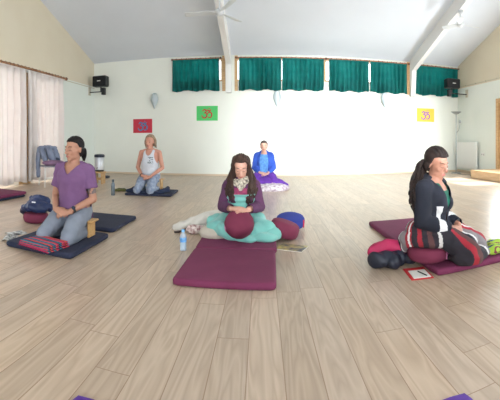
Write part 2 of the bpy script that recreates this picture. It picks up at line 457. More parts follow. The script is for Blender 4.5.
def rod(label, p0, p1, r, group=None, cloth=M_ROD):
    o = thing('curtain_rod', label, 'curtain rod', p0, 0, group); q = np.array(p1)-np.array(p0); ln = np.linalg.norm(q)
    b = MB(); b.tube([(0, 0, 0), tuple(q)], r, 10); b.build('pole', cloth, o)
    for e in ((0, 0, 0), tuple(q)):
        c = MB(); c.ell(e, (r*1.7,)*3); c.build('finial', mat('dark_wood', (96, 58, 42), .5), o)
    n = int(ln/.14)
    for i in range(1, n):
        rr = MB(); c = q*i/n; d = q/ln; th = np.linspace(0, 2*math.pi, 13); side = np.array((-d[1], d[0], 0))
        rr.tube([tuple(c+(side*math.cos(a)+np.array((0, 0, 1))*math.sin(a))*(r+.007)) for a in th], .006, 5); rr.build('ring', MATS['dark_wood'], o)
    return o
CZ = wall_at(300, 58.5)[2]; CB = 2.43
YC = YB-.09
def gx(px): return wall_at(px, 80, YC)[0]
gspec = [(172.5, 219, 'green curtain left of the first white roof beam', 7), (239, 281, 'green curtain just right of the first roof beam', 7), (282.3, 323.8, 'green curtain in the middle of the back wall, left of the bare window gap', 7),
         (329, 368.8, 'green curtain right of the bare window gap', 7), (370.3, 407, 'green curtain just left of the second roof beam', 7), (416, 458, 'green curtain in the right corner behind the speaker', 8)]
for i, (a, b, lab, nf) in enumerate(gspec):
    curtain('green_curtain', (gx(a), YC), (gx(b), YC), CZ-.03, CB, nf+2, .045, M_GREEN, lab, 'curtain', 'short green curtains along the back wall', i+3, .02 if i == 0 else .0)
for a, b, lab in ((172, 220.5, 'short brown rod of the green curtain left of the first roof beam'), (236, 325.6, 'brown rod over the two middle green curtains'), (326.6, 409, 'brown rod over the green curtains left of the second roof beam'), (415, 459.5, 'short brown rod of the green curtain in the right corner')):
    rod(lab, (gx(a), YC, CZ), (gx(b), YC, CZ), .018, 'rods of the green curtains')
for a, b, lab, nf, sd in ((3.9, 6.66, 'cream floor-length curtain at the left edge of the photo', 17, 31), (6.69, 8.28, 'cream floor-length curtain behind the chair', 11, 44)):
    curtain('cream_curtain', (XL+.13, a), (XL+.13, b), 2.615, .07, nf-3, .06, M_PALE, lab, 'curtain', 'cream curtains on the left wall', sd, 0, out=(1, 0))
rod('long brown beaded rod of the cream curtains on the left wall', (XL+.12, 3.8, 2.665), (XL+.12, 8.42, 2.665), .026, None)

# ------------------------------------------------------------------ posters with the Om sign
OM = [[(.10, .70), (.17, .82), (.30, .86), (.42, .78), (.42, .66), (.33, .58), (.22, .56)],
      [(.22, .56), (.38, .55), (.49, .45), (.48, .27), (.37, .13), (.20, .11), (.08, .20), (.03, .36)],
      [(.46, .50), (.55, .46), (.62, .54), (.70, .62), (.84, .60), (.94, .46), (.92, .26), (.80, .14), (.66, .15), (.58, .24)],
      [(.50, .88), (.60, .78), (.76, .76), (.90, .88)]]
def poster(label, x0, y0, x1, y1, paper, ink, prop):
    a = wall_at(x0, y1); b = wall_at(x1, y0); w = b[0]-a[0]; h = b[2]-a[2]
    o = thing('poster', label, 'poster', (a[0], YB-.004, a[2]), 0, 'Om posters on the back wall')
    p = MB(); p.box((0, -.004, 0), (w, .002, h)); p.build('sheet', paper, o, smooth=False)
    s = h*.74; ox = w/2-s/2+prop*w; oz = h*.11
    e = MB()
    for st in OM:
        pts = spline([(ox+s*x, -.0065, oz+s*z) for x, z in st], 5); k = len(pts)
        e.tube(pts, [(s*(.034+.030*math.sin(math.pi*i/(k-1))), .0018) for i in range(k)], 8, up=(0, 1, 0))
    e.ell((ox+s*.71, -.0065, oz+s*.96), (s*.055, .002, s*.055), n=10)
    e.build('emblem', ink, o)
poster('red poster with a blue Om sign, above the man in the tank top', 133.3, 118.8, 152.2, 133, mat('red_paper', (190, 40, 62), .6), mat('blue_ink', (45, 120, 165), .6), .01)
poster('green poster with a red Om sign, below the first roof beam', 196.6, 105.8, 217.8, 120.8, mat('green_paper', (70, 190, 100), .6), mat('red_ink', (176, 42, 36), .6), -.01)
poster('yellow poster with a purple Om sign, on the right of the back wall', 416.8, 108.8, 434, 121.6, mat('yellow_paper', (238, 194, 62), .6), mat('purple_ink', (138, 88, 170), .6), -.01)

# ------------------------------------------------------------------ wall lamps
M_SHADE = mat('lamp_shade_white', (182, 192, 196), .5)
def sconce(px, py, label):
    c = wall_at(px, py); o = thing('wall_lamp', label, 'wall lamp', (c[0], YB, c[2]), 0, 'white wall lamps on the back wall')
    m = MB(); m.box((-.05, -.02, -.07), (.05, 0, .07), bev=.008); m.build('mount', M_WHITEP, o)
    m = MB(); m.tube([(0, -.02, .0), (0, -.07, .0)], .012); m.build('arm', M_WHITEP, o)
    # a shield-like shade: kite outline bowed outwards
    prof = [(-.25, .008), (-.17, .045), (-.08, .085), (.0, .112), (.07, .112), (.15, .085), (.21, .052)]
    V = []; Fc = []; n = 12
    for z, w in prof:
        for j in range(n+1):
            t = -1+2*j/n; V.append((w*t, -.055-.075*(1-t*t)*(w/.112)**.7, z))
    for i in range(len(prof)-1):
        for j in range(n): a = i*(n+1)+j; Fc.append((a, a+1, a+n+2, a+n+1))
    m = MB(); m.add(V, Fc); m.build('shade', M_SHADE, o, solid=.006)
sconce(155, 100.5, 'white shield-shaped wall lamp left of the green poster')
sconce(277, 98.5, 'white shield-shaped wall lamp under the middle green curtains')
sconce(384, 99.5, 'white shield-shaped wall lamp left of the yellow poster')

# ------------------------------------------------------------------ loudspeakers on brackets
def speaker(label, px, pz, w, h, rz, wallx, sgn):
    c = pz; o = thing('loudspeaker', label, 'speaker', c, rz, 'black loudspeakers in the back corners')
    m = MB(); m.box((-w/2, -.13, -h/2), (w/2, .13, h/2), bev=.025); m.build('cabinet', M_BLACK, o)
    m = MB(); m.box((-w/2+.02, -.142, -h/2+.02), (w/2-.02, -.13, h/2-.02), bev=.006); m.build('grille', mat('speaker_cloth', (16, 17, 20), .9, bump=.4, bscale=400), o)
    m = MB(); m.box((-.055, -.146, -.01), (.055, -.141, .012), bev=.002); m.build('badge', M_WHITEP, o)
    m = MB(); m.tube([(0, .02, -h/2), (0, .02, -h/2-.16)], .022); D_ = wallx-c[0]; m.tube([(0, .02, -h/2-.15), (D_-sgn*.0, .02, -h/2-.15)], .016); m.build('bracket', M_BLACK, o)
    m = MB(); a_, b_ = sorted((D_, D_-math.copysign(.02, D_))); m.box((a_, -.05, -h/2-.24), (b_, .09, -h/2+.0), bev=.004); m.build('wall_plate', mat('rail_cream', (196, 188, 168), .6), o)
    m = MB(); m.box((sgn*.10-.055, -.06, -h/2-.25), (sgn*.10+.055, .06, -h/2-.04), bev=.012); m.build('clamp_box', M_BLACK, o)
c = wall_at(100.6, 81.5, 9.99)
speaker('black loudspeaker on a bracket in the left back corner', 0, c, .45, .32, 0.0, XL, 1)
c = wall_at(452, 83.8, 9.74)
speaker('black loudspeaker over the green curtain in the right back corner', 0, c, .45, .29, 0.0, XR, -1)

# ------------------------------------------------------------------ ceiling fans
M_FAN = mat('fan_enamel', (200, 203, 204), .4)
def fan(label, x, y, zh, ztop, R, a0):
    o = thing('ceiling_fan', label, 'ceiling fan', (x, y, zh), 0, 'white ceiling fans')
    m = MB(); m.tube([(0, 0, .05), (0, 0, ztop-zh-.03)], .018); m.build('rod', M_FAN, o)
    m = MB(); m.lathe([(.02, -.09), (.06, -.05), (.06, 0), (.005, 0)][::-1] if False else [(.02, -.09), (.055, -.06), (.06, 0)], (0, 0, ztop-zh)); m.build('canopy', M_FAN, o)
    m = MB(); m.lathe([(.03, -.085), (.075, -.06), (.095, -.02), (.09, .03), (.04, .07)]); m.build('motor_housing', M_FAN, o)
    for k in range(3):
        a = a0+k*2*math.pi/3; ca, sa = math.cos(a), math.sin(a); V = []; 
        for z in (-.004, .004):
            for r, hw in ((.07, .03), (.16, .055), (.5*R, .07), (.92*R, .075), (R, .05)):
                for s in (-1, 1): V.append((r*ca-s*hw*sa, r*sa+s*hw*ca, z-.012+s*.016))
        Fc = []
        for i in range(4):
            b = 2*i; Fc += [(b, b+1, b+3, b+2), (b+10, b+12, b+13, b+11), (b, b+2, b+12, b+10), (b+1, b+11, b+13, b+3)]
        Fc += [(0, 10, 11, 1), (8, 9, 19, 18)]
        m = MB(); m.add(V, Fc); m.build('blade', M_FAN, o, smooth=False)
def beam_bottom(y): return roof(y)-.38
fan('white ceiling fan hanging from the first roof beam, left of centre', -.86, 7.3, 3.60, beam_bottom(7.3)+.02, .72, math.radians(178))
fan('white ceiling fan hanging from the second roof beam, at top right', 4.475, 7.4, 3.77, beam_bottom(7.4)+.02, .5, math.radians(238))

# ------------------------------------------------------------------ radiator, floor lamp, socket, cable
y0, y1 = 9.07, 10.2
o = thing('radiator', 'white panel radiator on the right wall behind the floor lamp', 'radiator', (XR-.03, y0, 0))
m = MB(); m.box((-.10, 0, .14), (-.035, y1-y0, .96), bev=.008); m.build('back_panel', M_ENAMEL, o)
m = MB()
for i in range(16):
    yy = .03+i*(y1-y0-.06)/15.3; m.box((-.117, yy, .165), (-.10, yy+.042, .935), bev=.008)
m.build('front_panel', M_ENAMEL, o)
for yy in (.25, .85):
    m = MB(); m.box((-.035, yy, .2), (0, yy+.05, .9)); m.build('bracket', M_ENAMEL, o)
m = MB(); m.tube([(-.07, -.02, .0), (-.07, -.02, .2), (-.07, .01, .2)], .012); m.build('pipe', M_ENAMEL, o)
m = MB(); m.lathe([(.02, 0), (.024, .03), (.022, .07), (.012, .08)], (-.07, -.03, .19), 12); m.build('valve', M_WHITEP, o)

lx, ly = 5.66, 9.62
o = thing('floor_lamp', 'tall slim grey uplighter floor lamp in the right corner', 'floor lamp', (lx, ly, 0)); FL = o
m = MB(); m.lathe([(.15, 0), (.15, .015), (.13, .028), (.02, .035)]); m.build('base', M_GREYM, o)
m = MB(); m.tube([(0, 0, .03), (0, 0, 1.82)], .014); m.build('pole', M_GREYM, o)
m = MB(); m.lathe([(.03, 1.80), (.10, 1.835), (.165, 1.885), (.16, 1.89), (.09, 1.85), (.03, 1.82)]); m.build('lamp_shade', M_GREYM, o)
m = MB(); m.tube(spline([(0, 0, 1.25), (.07, -.03, 1.32), (.10, -.05, 1.5), (.11, -.05, 1.58)]), .008); m.build('reading_arm', M_GREYM, o)
m = MB(); m.lathe([(.035, -.06), (.035, .0), (.018, .04)], (.11, -.05, 1.6), 14); m.build('reading_shade', M_GREYM, o)
m = MB(); m.tube(spline([(lx-.03, ly-.12, .006), (5.6, 9.4, .006), (5.62, 9.2, .006), (5.75, 8.95, .006), (5.6, 8.7, .006), (5.75, 8.55, .006), (5.9, 8.75, .006), (5.85, 9.0, .006), (6.0, 9.02, .006)]), .006, 6)
m.v = [v-np.array((lx, ly, 0)) for v in m.v]; m.build('power_cord', mat('dark_cord', (70, 66, 62), .6), FL)
c = side_at(483, 154.5, XR); o = thing('wall_socket', 'small white socket on the right wall beside the radiator', 'socket', c)
m = MB(); m.box((-.012, -.09, -.05), (0, .09, .05), bev=.004); m.build('plate', M_WHITEP, o)
for q in (-.045, .045):
    m = MB(); m.lathe([(.028, 0), (.028, .002)], (0, 0, 0), 16); v = m.v[0]; m.v[0] = np.stack([-.0125-v[:, 2], v[:, 0]+q, v[:, 1]], 1); m.build('outlet', mat('socket_grey', (190, 190, 186), .5), o)
c = side_at(483, 117.0+25, XR)

# ------------------------------------------------------------------ mats
M_MAROON = mat('maroon_mat_cloth', (114, 41, 76), .85, (107, 36, 70), 5, .15, 300)
M_NAVY = mat('navy_mat_cloth', (36, 42, 66), .85, (31, 36, 58), 5, .15, 300)
M_PURPLE = mat('purple_mat_rubber', (92, 52, 152), .7, (86, 46, 144), 9, .1, 300)
def pad(name, label, x0, y0, x1, y1, z, h, material, group=None, rz=0, seed=1):
    """soft mattress-like pad with a slightly pillowy top and piped seam"""
    w, d = x1-x0, y1-y0; n = 22; b = .35; V = []; cx, cy = (x0+x1)/2, (y0+y1)/2
    prof = [(0.94, 0), (.985, .12), (1.0, .35), (1.0, .65), (.985, .88), (.94, 1.0)]
    def ring(s, zz, inset):
        pts = []
        for k in range(4*n):
            side, t = divmod(k, n); t = -1+2*t/n
            p = [(t, -1), (1, t), (-t, 1), (-1, -t)][side]
            q = np.array(p)*np.array((w/2-inset, d/2-inset))
            r = .03; hx, hy = w/2-inset-r, d/2-inset-r
            c = np.clip(q, (-hx, -hy), (hx, hy)); e = q-c; l = np.linalg.norm(e)
            if l > r: q = c+e/l*r
            pts.append((q[0], q[1], zz))
        return pts
    for inset, zz in ((.012, .0), (.003, .15*h), (.0, .4*h), (.0, .65*h), (.005, .88*h), (.014, .98*h), (.03, h)): V += ring(1, zz, inset)
    k = 4*n; Fc = []
    rings = 7
    for i in range(rings-1):
        for j in range(k): a = i*k+j; c = i*k+(j+1) % k; Fc.append((a, c, c+k, a+k))
    # top grid by shrinking rings
    for s in (.85, .6, .3):
        top = [(x*s, y*s, h+.004*(1-s)+.003*nz(Vector((x*s, y*s, 0)), 6, seed)) for x, y, _ in ring(1, h, .03)]
        V += top; i = rings-1; rings += 1
        for j in range(k): a = i*k+j; c = i*k+(j+1) % k; Fc.append((a, c, c+k, a+k))
    V.append((0, 0, h+.005)); ctr = len(V)-1
    for j in range(k): Fc.append(((rings-1)*k+j, (rings-1)*k+(j+1) % k, ctr))
    Fc.append(tuple(range(k-1, -1, -1)))
    m = MB(); m.add(V, Fc); ob = m.build(name, material, shade_angle=50); ob.location = (cx, cy, z); ob.rotation_euler = (0, 0, rz)
    tag(ob, label, 'mat', group); return ob
MH = .05
G = 'meditation mats'
pad('floor_mat', 'maroon mat nearest the camera, in front of the woman in the teal blanket', -.612, 2.43, .105, 3.20, 0, MH, M_MAROON, G, math.radians(-1.5), 1)
pad('floor_mat', 'maroon mat under the woman in the teal blanket', -.60, 3.21, .13, 3.97, 0, MH, M_MAROON, G, 0, 2)
pad('floor_mat', 'long maroon mat under the woman with the striped blanket', 1.235, 2.375, 1.97, 4.13, 0, MH, M_MAROON, G, 0, 3)
pad('floor_mat', 'navy mat under the man in the purple t-shirt', -2.25, 2.64, -1.53, 3.43, 0, MH, M_NAVY, G, 0, 4)
pad('floor_mat', 'empty navy mat behind the man in the purple t-shirt', -2.32, 3.62, -1.57, 4.38, 0, .045, M_NAVY, G, 0, 5)
pad('floor_mat', 'navy mat, lower of the two stacked at the left edge', -4.72, 4.47, -3.96, 5.22, 0, .04, M_NAVY, G, 0, 6)
pad('floor_mat', 'maroon mat lying on a navy one at the left edge', -4.73, 4.47, -3.945, 5.235, .043, .05, M_MAROON, G, 0, 7)
pad('floor_mat', 'navy mat under the man in the white tank top', -2.50, 6.25, -1.62, 6.98, 0, .04, M_NAVY, G, math.radians(3), 8)
pad('yoga_mat', 'purple mat whose two corners show at the bottom of the photo', -.705, .2, .755, 1.24, 0, .012, M_PURPLE, None, math.radians(-1), 9)

# ------------------------------------------------------------------ people
def skin_mat(name, rgb, rgb2): return mat(name, rgb, .55, rgb2, 9, .05, 120)
M_BROW = mat('dark_brown_hair', (44, 32, 28), .55, (58, 42, 34), 30)
M_LIP = mat('lip_skin', (168, 100, 92), .5)
M_LASH = mat('eyelash_dark', (40, 28, 26), .6)
V3 = lambda *a: np.array(a, float)

def rot_zx(yaw, pitch, roll=0):
    return Matrix.Rotation(yaw, 3, 'Z') @ Matrix.Rotation(pitch, 3, 'X') @ Matrix.Rotation(roll, 3, 'Y')

class Head:
    """head frame: origin between the ears at eye height, face towards -y"""
    def __init__(s, c, yaw=0, pitch=0, k=1.0, roll=0):
        s.c = V3(*c); s.R = rot_zx(yaw, pitch, roll); s.k = k
    def p(s, q): return tuple(s.c+np.array(s.R @ (Vector(q)*s.k)))
    def e(s, mb, c, r, mi=0, n=16): mb.ell(s.p(c), tuple(np.array(r)*s.k), mi, n, rot=s.R.to_4x4())
    def skin(s, mb, fem=False):
        j = .92 if fem else 1.0
        s.e(mb, (0, .018, .035), (.074, .094, .080), n=24)
        s.e(mb, (0, -.022, -.02), (.064*j, .070, .088), n=24)
        s.e(mb, (0, -.044, -.080), (.041*j, .046, .036)); s.e(mb, (0, -.070, -.103), (.023*j, .021, .020))
        for q in (-1, 1):
            s.e(mb, (q*.035, -.056, -.026), (.024, .026, .026)); s.e(mb, (q*.034*j, -.020, -.068), (.023, .046, .034))
            s.e(mb, (q*.030, -.074, .000), (.017, .015, .011)); s.e(mb, (q*.075, .012, -.012), (.009, .018, .031)); s.e(mb, (q*.079, .018, .004), (.008, .012, .018))
            s.e(mb, (q*.0115, -.097, -.036), (.009, .010, .008))
        s.e(mb, (0, -.070, .026), (.050, .022, .014))
        mb.tube([s.p((0, -.078, .016)), s.p((0, -.099, -.008)), s.p((0, -.116, -.030))], [.010*s.k, .011*s.k, .013*s.k], 10)
        s.e(mb, (0, -.112, -.034), (.0135, .012, .0105))
        s.e(mb, (0, -.086, -.060), (.026, .014, .009)); s.e(mb, (0, -.084, -.074), (.022, .013, .009))
    def face(s, root, browmat, lipmat=None):
        for q in (-1, 1):
            m = MB(); m.tube(spline([s.p((q*.013, -.0885, .023)), s.p((q*.030, -.0865, .029)), s.p((q*.050, -.071, .024))], 4), [.0022, .0028, .0032, .0034, .0034, .0032, .0028, .0022, .0014], 6); m.build('eyebrow', browmat, root)
            m = MB(); m.tube(spline([s.p((q*.015, -.0855, -.002)), s.p((q*.023, -.0890, -.0065)), s.p((q*.032, -.0890, -.0075)), s.p((q*.045, -.080, -.003))], 3), [.0010, .0014, .0018, .002, .002, .002, .002, .0018, .0014, .001], 6); m.build('eyelashes', M_LASH, root)
        m = MB(); m.tube([s.p((-.024, -.090, -.067)), s.p((-.010, -.0985, -.063)), s.p((0, -.0985, -.0645)), s.p((.010, -.0985, -.063)), s.p((.024, -.090, -.067))], [.0015*s.k, .0045*s.k, .004*s.k, .0045*s.k, .0015*s.k], 8)
        m.tube([s.p((-.022, -.090, -.068)), s.p((0, -.0975, -.0725)), s.p((.022, -.090, -.068))], [.0015*s.k, .006*s.k, .0015*s.k], 8); m.build('lips', lipmat or M_LIP, root)
    def cap(s, mb, grow=.012, line=.052, back=-.06):
        """scalp of hair over the skull"""
        s.e(mb, (0, .024, .040), (.074+grow, .092+grow, .080+grow), n=28)
        s.e(mb, (0, .050, -.02), (.066+grow*.6, .062+grow, .075), n=20)
    def dive(s, line=.076, side=.004, strands=.0025, f=260):
        """hair that sinks under the skin below the hairline, so that its edge lies on the head"""
        ys, ls = [-.2, -.055, -.02, .004, .030, .2], [line, line, line*.75, side+.01, -.088, -.088]
        def w(p):
            q = (s.R.transposed() @ (Vector(p)-Vector(s.c)))/s.k
            t = (float(np.interp(q.y, ys, ls))-q.z+.006)/.016; t = max(0.0, min(1.0, t)); t = t*t*(3-2*t)
            return -.045*t+(1-t)*(strands*math.sin(q.x*f)+.0015*nz(p, 60))
        return w

def hand(mb, w, d, nrm, side, k=1.0, curl=.5, spread=1.0, thumb=1.0):
    """palm, four unequal bent fingers and a thumb. w wrist, d pointing direction, nrm the palm's facing, side +1/-1 to which the thumb lies"""
    d = Vector(d).normalized(); n = Vector(nrm); n = (n-d*n.dot(d)).normalized(); s = d.cross(n).normalized()*side
    W = Vector(w); P = lambda a, b, c: W+d*(a*k)+s*(b*k)+n*(c*k)
    mb.tube([P(-.02, 0, 0), P(.02, 0, 0), P(.055, 0, 0), P(.092, 0, 0)], [(.024*k, .018*k), (.032*k, .017*k), (.040*k, .016*k), (.038*k, .012*k)], 14, up=tuple(n))
    mb.ell(tuple(P(.035, .028, .008)), (.018*k,)*3, n=10)
    for i, (b, ln) in enumerate(((.0300, .074), (.0102, .082), (-.0100, .076), (-.0295, .060))):
        a0 = .088-.004*abs(i-1); pts = [P(a0-.03, b, 0), P(a0, b*1.02*spread, 0)]; ang = 0; q = pts[-1]
        for sg, fr in enumerate((.45, .30, .25)):
            ang += curl*(.75 if sg == 0 else 1.0); q = q+(d*math.cos(ang)+n*math.sin(ang)+s*(.10*(b/.03)*(1 if sg == 0 else .3)))*(ln*fr*k); pts.append(q)
        r = (.0088, .0085, .0080, .0074, .0064); mb.limb([tuple(p) for p in pts], [x*k for x in r], 8)
    pts = [P(.012, .022, .004), P(.040, .046, .012), P(.068, .050+.008*thumb, .018), P(.090, .046+.004*thumb, .026)]
    mb.limb([tuple(p) for p in pts], [.014*k, .0115*k, .0095*k, .0078*k], 8)

def torso_secs(hz, s, lean, g=0.0, fem=False, belly=0.0):
    """oval torso sections, hips to neck; lean = forward shift at the shoulders, g grows it for clothing"""
    L = [(-.11, .155, .120), (-.04, .172, .128), (.04, .162, .120), (.13, .142, .108), (.22, .150, .112), (.31, .162, .116), (.36, .160, .108), (.40, .140, .092), (.43, .100, .072), (.455, .066, .056), (.49, .054, .052)]
    out = []
    for z, rx, ry in L:
        if fem: rx *= {.13: .88, .22: .9}.get(z, .93); 
        t = max(0, z)/.47
        out.append((0, -lean*t**1.3-(belly if .0 < z < .3 else 0)*.5, hz+z*s, (rx+g)*s**.5, (ry+g+(belly if 0 < z < .3 else 0)*.5)*s**.5))
    return out

def kneel(s, hz, hipx=.085, kx=.13, ky=-.42, fz=.045):
    return dict(hip=[V3(q*hipx, 0, hz) for q in (-1, 1)], knee=[V3(q*kx, ky, .062) for q in (-1, 1)], ank=[V3(q*.13, -.03, fz) for q in (-1, 1)], toe=[V3(q*.10, .13, .030) for q in (-1, 1)])

def add_legs(mb, L, g=0.0, feet=True):
    for i in (0, 1):
        h, k, a, t = L['hip'][i], L['knee'][i], L['ank'][i], L['toe'][i]
        mid = (h+k)/2+V3(0, 0, .008)
        mb.limb([h, mid, k], [.088+g, .078+g, .056+g], 16); mb.limb([k, (k*.6+a*.4), a], [.053+g, .053+g, .036+g], 14)
        if feet: mb.limb([a, (a+t)/2, t], [.036+g*.5, .034+g*.5, .024+g*.5], 10)

def add_arms(mb, A, g=0.0, upto=2, sleeve=None):
    for (S, E, W), q in zip(A, (-1, 1)):
        mb.limb([(q*.035, S[1]*.6, S[2]+.052), (S[0]*.62, S[1]*.85, S[2]+.028), S], [.040+g*.6, .042+g*.6, .048+g*.6], 12)
    """A: (shoulder, elbow, wrist) triples"""
    for S, E, W in A:
        up = [.050, .044, .038]; fo = [.038, .035, .025]
        if upto >= 1:
            e = S+(E-S)*(sleeve or 1.0)
            if sleeve: mb.limb([S, (S+e)/2, e], [up[0]+g, up[1]+g, up[1]+g*1.2], 16)
            else: mb.limb([S, (S+E)/2, E], [u+g for u in up], 16)
        if upto >= 2: mb.limb([E, E*.55+W*.45, W], [u+g for u in fo], 14)

def locks(mb, H, starts, mids, ends, r=.012, n=7, jit=.006, seed=0, wave=0.0):
    rnd = random.Random(seed)
    for a, b, c in zip(starts, mids, ends):
        pts = spline([a, *b, c], 5); k = len(pts); ph = rnd.uniform(0, 6.3)
        P = [(p[0]+wave*math.sin(i*.9+ph), p[1]+wave*math.cos(i*.8+ph*1.3), p[2]) for i, p in enumerate(pts)]
        mb.tube(P, [r*(1-.75*max(0, (i/(k-1)-.5)*2)**2) if i else r*.6 for i in range(k)], n)

def arms_in_lap(s, hz, sy, sw, wz, wy, elx=.27, lean=.0):
    sh = [V3(q*sw, sy, hz+.405*s) for q in (-1, 1)]
    wr = [V3(q*.085, wy, wz) for q in (-1, 1)]
    el = []
    for i, q in enumerate((-1, 1)):
        mid = (sh[i]+wr[i])/2; el.append(V3(q*elx, mid[1]+.10, hz+.135*s))
    return list(zip(sh, el, wr))

def lap_hands(mb, A, k=1.0, drop=.35):
    """one hand laid in the other, thumbs up"""
    for (S, E, W), q in zip(A, (-1, 1)):
        mb_d = V3(-q*1.0, -.42, -.16)
        hand(mb, W+V3(0, 0, .006 if q < 0 else -.010), mb_d, (0, .75, -.35) if False else (0, .55, -.80), -1 if q > 0 else 1, k, .42)

def neck(mb, H, base, r=.052):
    a = H.p((0, .022, -.055)); mb.limb([tuple(base), tuple((V3(*base)+V3(*a))/2), a], [r+.012, r, r*.98], 16)

def paintstripe(bands, axis): 
    def f(c):
        t = axis(c)
        for hi, mi in bands:
            if t < hi: return mi
        return bands[-1][1]
    return f

# ---- the man in the purple t-shirt
def man_purple():
    P = thing('person', 'man in purple v-neck t-shirt and grey trousers kneeling on a wooden bench', 'person', (-1.83, 3.24, MH))
    s, hz = 1.04, .235
    A = arms_in_lap(s, hz, -.015, .158, hz+.045, -.235, .222)
    L = kneel(s, hz, .085, .135, -.375)
    H = Head((0.012, -.045, .868), math.radians(-16), math.radians(4), 1.0)
    sk = skin_mat('tan_skin', (176, 128, 104), (168, 119, 96)); tattoo = mat('tattoo_ink', (78, 78, 84), .6, (120, 100, 92), 40)
    m = MB(); m.loft(torso_secs(hz, s, .035)); add_legs(m, L); add_arms(m, A); lap_hands(m, A); neck(m, H, (0, -.025, hz+.455*s)); H.skin(m)
    S1, E1 = A[1][0], A[1][1]
    def pnt(c):
        v = V3(*c); d = (E1-S1)/np.linalg.norm(E1-S1); t = (v-S1)@d; r = np.linalg.norm(v-S1-d*t)
        return 1 if .175 < t < .235 and r < .07 and c[0] > .12 and mnoise.noise(Vector(c)*38) > -.25 else 0
    m.build('body', [sk, tattoo], P, voxel=.0055, smoothing=3, paint=pnt)
    H.face(P, M_BROW)
    tm = mat('purple_jersey', (118, 82, 122), .85, (110, 75, 114), 6, .1, 200)
    m = MB(); m.loft(torso_secs(hz, s, .035, .018)); add_arms(m, A, .018, 1, .60)
    m.loft([(0, .0, hz-.14, .19, .145), (0, .0, hz-.04, .195, .15), (0, -.004, hz+.06, .178, .138)])
    def cut(p):
        if p.z < hz-.125 and abs(p.x) < .2: return True
        if (p.x**2+(p.y+.022)**2) < .078**2 and p.z > hz+.44*s: return True
        if p.y < -.05 and p.z > hz+.37*s and abs(p.x) < .075*(p.z-hz-.37*s)/(.085*s)+.006: return True
        for S, E, W in A:
            d = (E-S)/np.linalg.norm(E-S); v = V3(*p)-S; t = v@d
            if t > .585*np.linalg.norm(E-S)+.012 and abs(p.x) > .165: return True
        return False
    m.build('t_shirt', tm, P, voxel=.009, smoothing=4, wrinkle=folds(.007, 9, 3), cut=cut, solid=.004)
    gm = mat('grey_trouser_cloth', (132, 138, 150), .85, (120, 126, 139), 7, .1, 150)
    m = MB(); add_legs(m, L, .016, False); m.loft([(0, 0, hz-.13, .17, .13), (0, 0, hz-.03, .182, .138), (0, 0, hz+.06, .17, .13)])
    m.build('trousers', gm, P, voxel=.010, smoothing=5, wrinkle=folds(.011, 9, 11), cut=lambda p: p.z > hz+.055 and p.y > -.14)
    m = MB(); H.cap(m, .011)
    hb = MB(); hm = mat('black_hair', (22, 18, 19), .7, (32, 26, 26), 40, spec=.25)
    m.build('hair', hm, P, voxel=.006, smoothing=3, wrinkle=H.dive())
    m = MB(); rnd = random.Random(4)
    for i in range(16):
        a = rnd.uniform(0, 6.28); r = rnd.uniform(0, .018)
        q = lambda f, z, sp: H.p((r*sp*math.cos(a)+.012, .118+f+r*sp*math.sin(a), z))
        m.tube(spline([H.p((.0, .105, .0)), q(.018, -.015, 1), q(.022, -.07, 1.7), q(.005, -.125+rnd.uniform(-.02, .02), 1.2)], 5), [.010, .013, .014, .014, .014, .013, .013, .012, .012, .011, .010, .009, .008, .006, .004, .002], 7)
    m.build('ponytail', hm, P)
    m = MB(); m.tube([H.p((0, .104, .0)), H.p((0, .122, -.006))], [.017, .017], 12); m.build('hair_tie', M_BLACK, P)
    S, E, W = A[1]; d = (W-E)/np.linalg.norm(W-E); m = MB(); c = W-d*.03
    m.tube([c-d*.011, c+d*.011], [.033, .033], 18); m.build('watch_strap', M_BLACK, P)
    m = MB(); u = Vector((.5, -.5, .7)); u = (u-Vector(d)*u.dot(Vector(d))).normalized(); m.tube([tuple(Vector(c)+u*.030), tuple(Vector(c)+u*.039)], [.019, .018], 16); m.build('watch_dial', mat('watch_glass', (40, 48, 66), .2), P)
man_purple()

def bench(label, x, y, z, w, h, d):
    o = thing('meditation_bench', label, 'bench', (x, y, z), 0, 'kneeling benches')
    wm = mat('bench_wood', (202, 160, 104), .45, (184, 140, 86), 7, .03, 30, stretch=(1, 6, 6))
    m = MB(); m.box((-w/2, -d/2, h-.018), (w/2, d/2, h), bev=.006); m.build('seat', wm, o)
    for q in (-1, 1):
        m = MB(); a, b = sorted((q*(w/2-.035), q*(w/2-.055))); m.box((a, -d*.42, 0), (b, d*.42, h-.018), bev=.004); m.build('leg', wm, o)
bench('wooden kneeling bench under the man in the purple t-shirt', -1.83, 3.235, MH, .47, .165, .17)

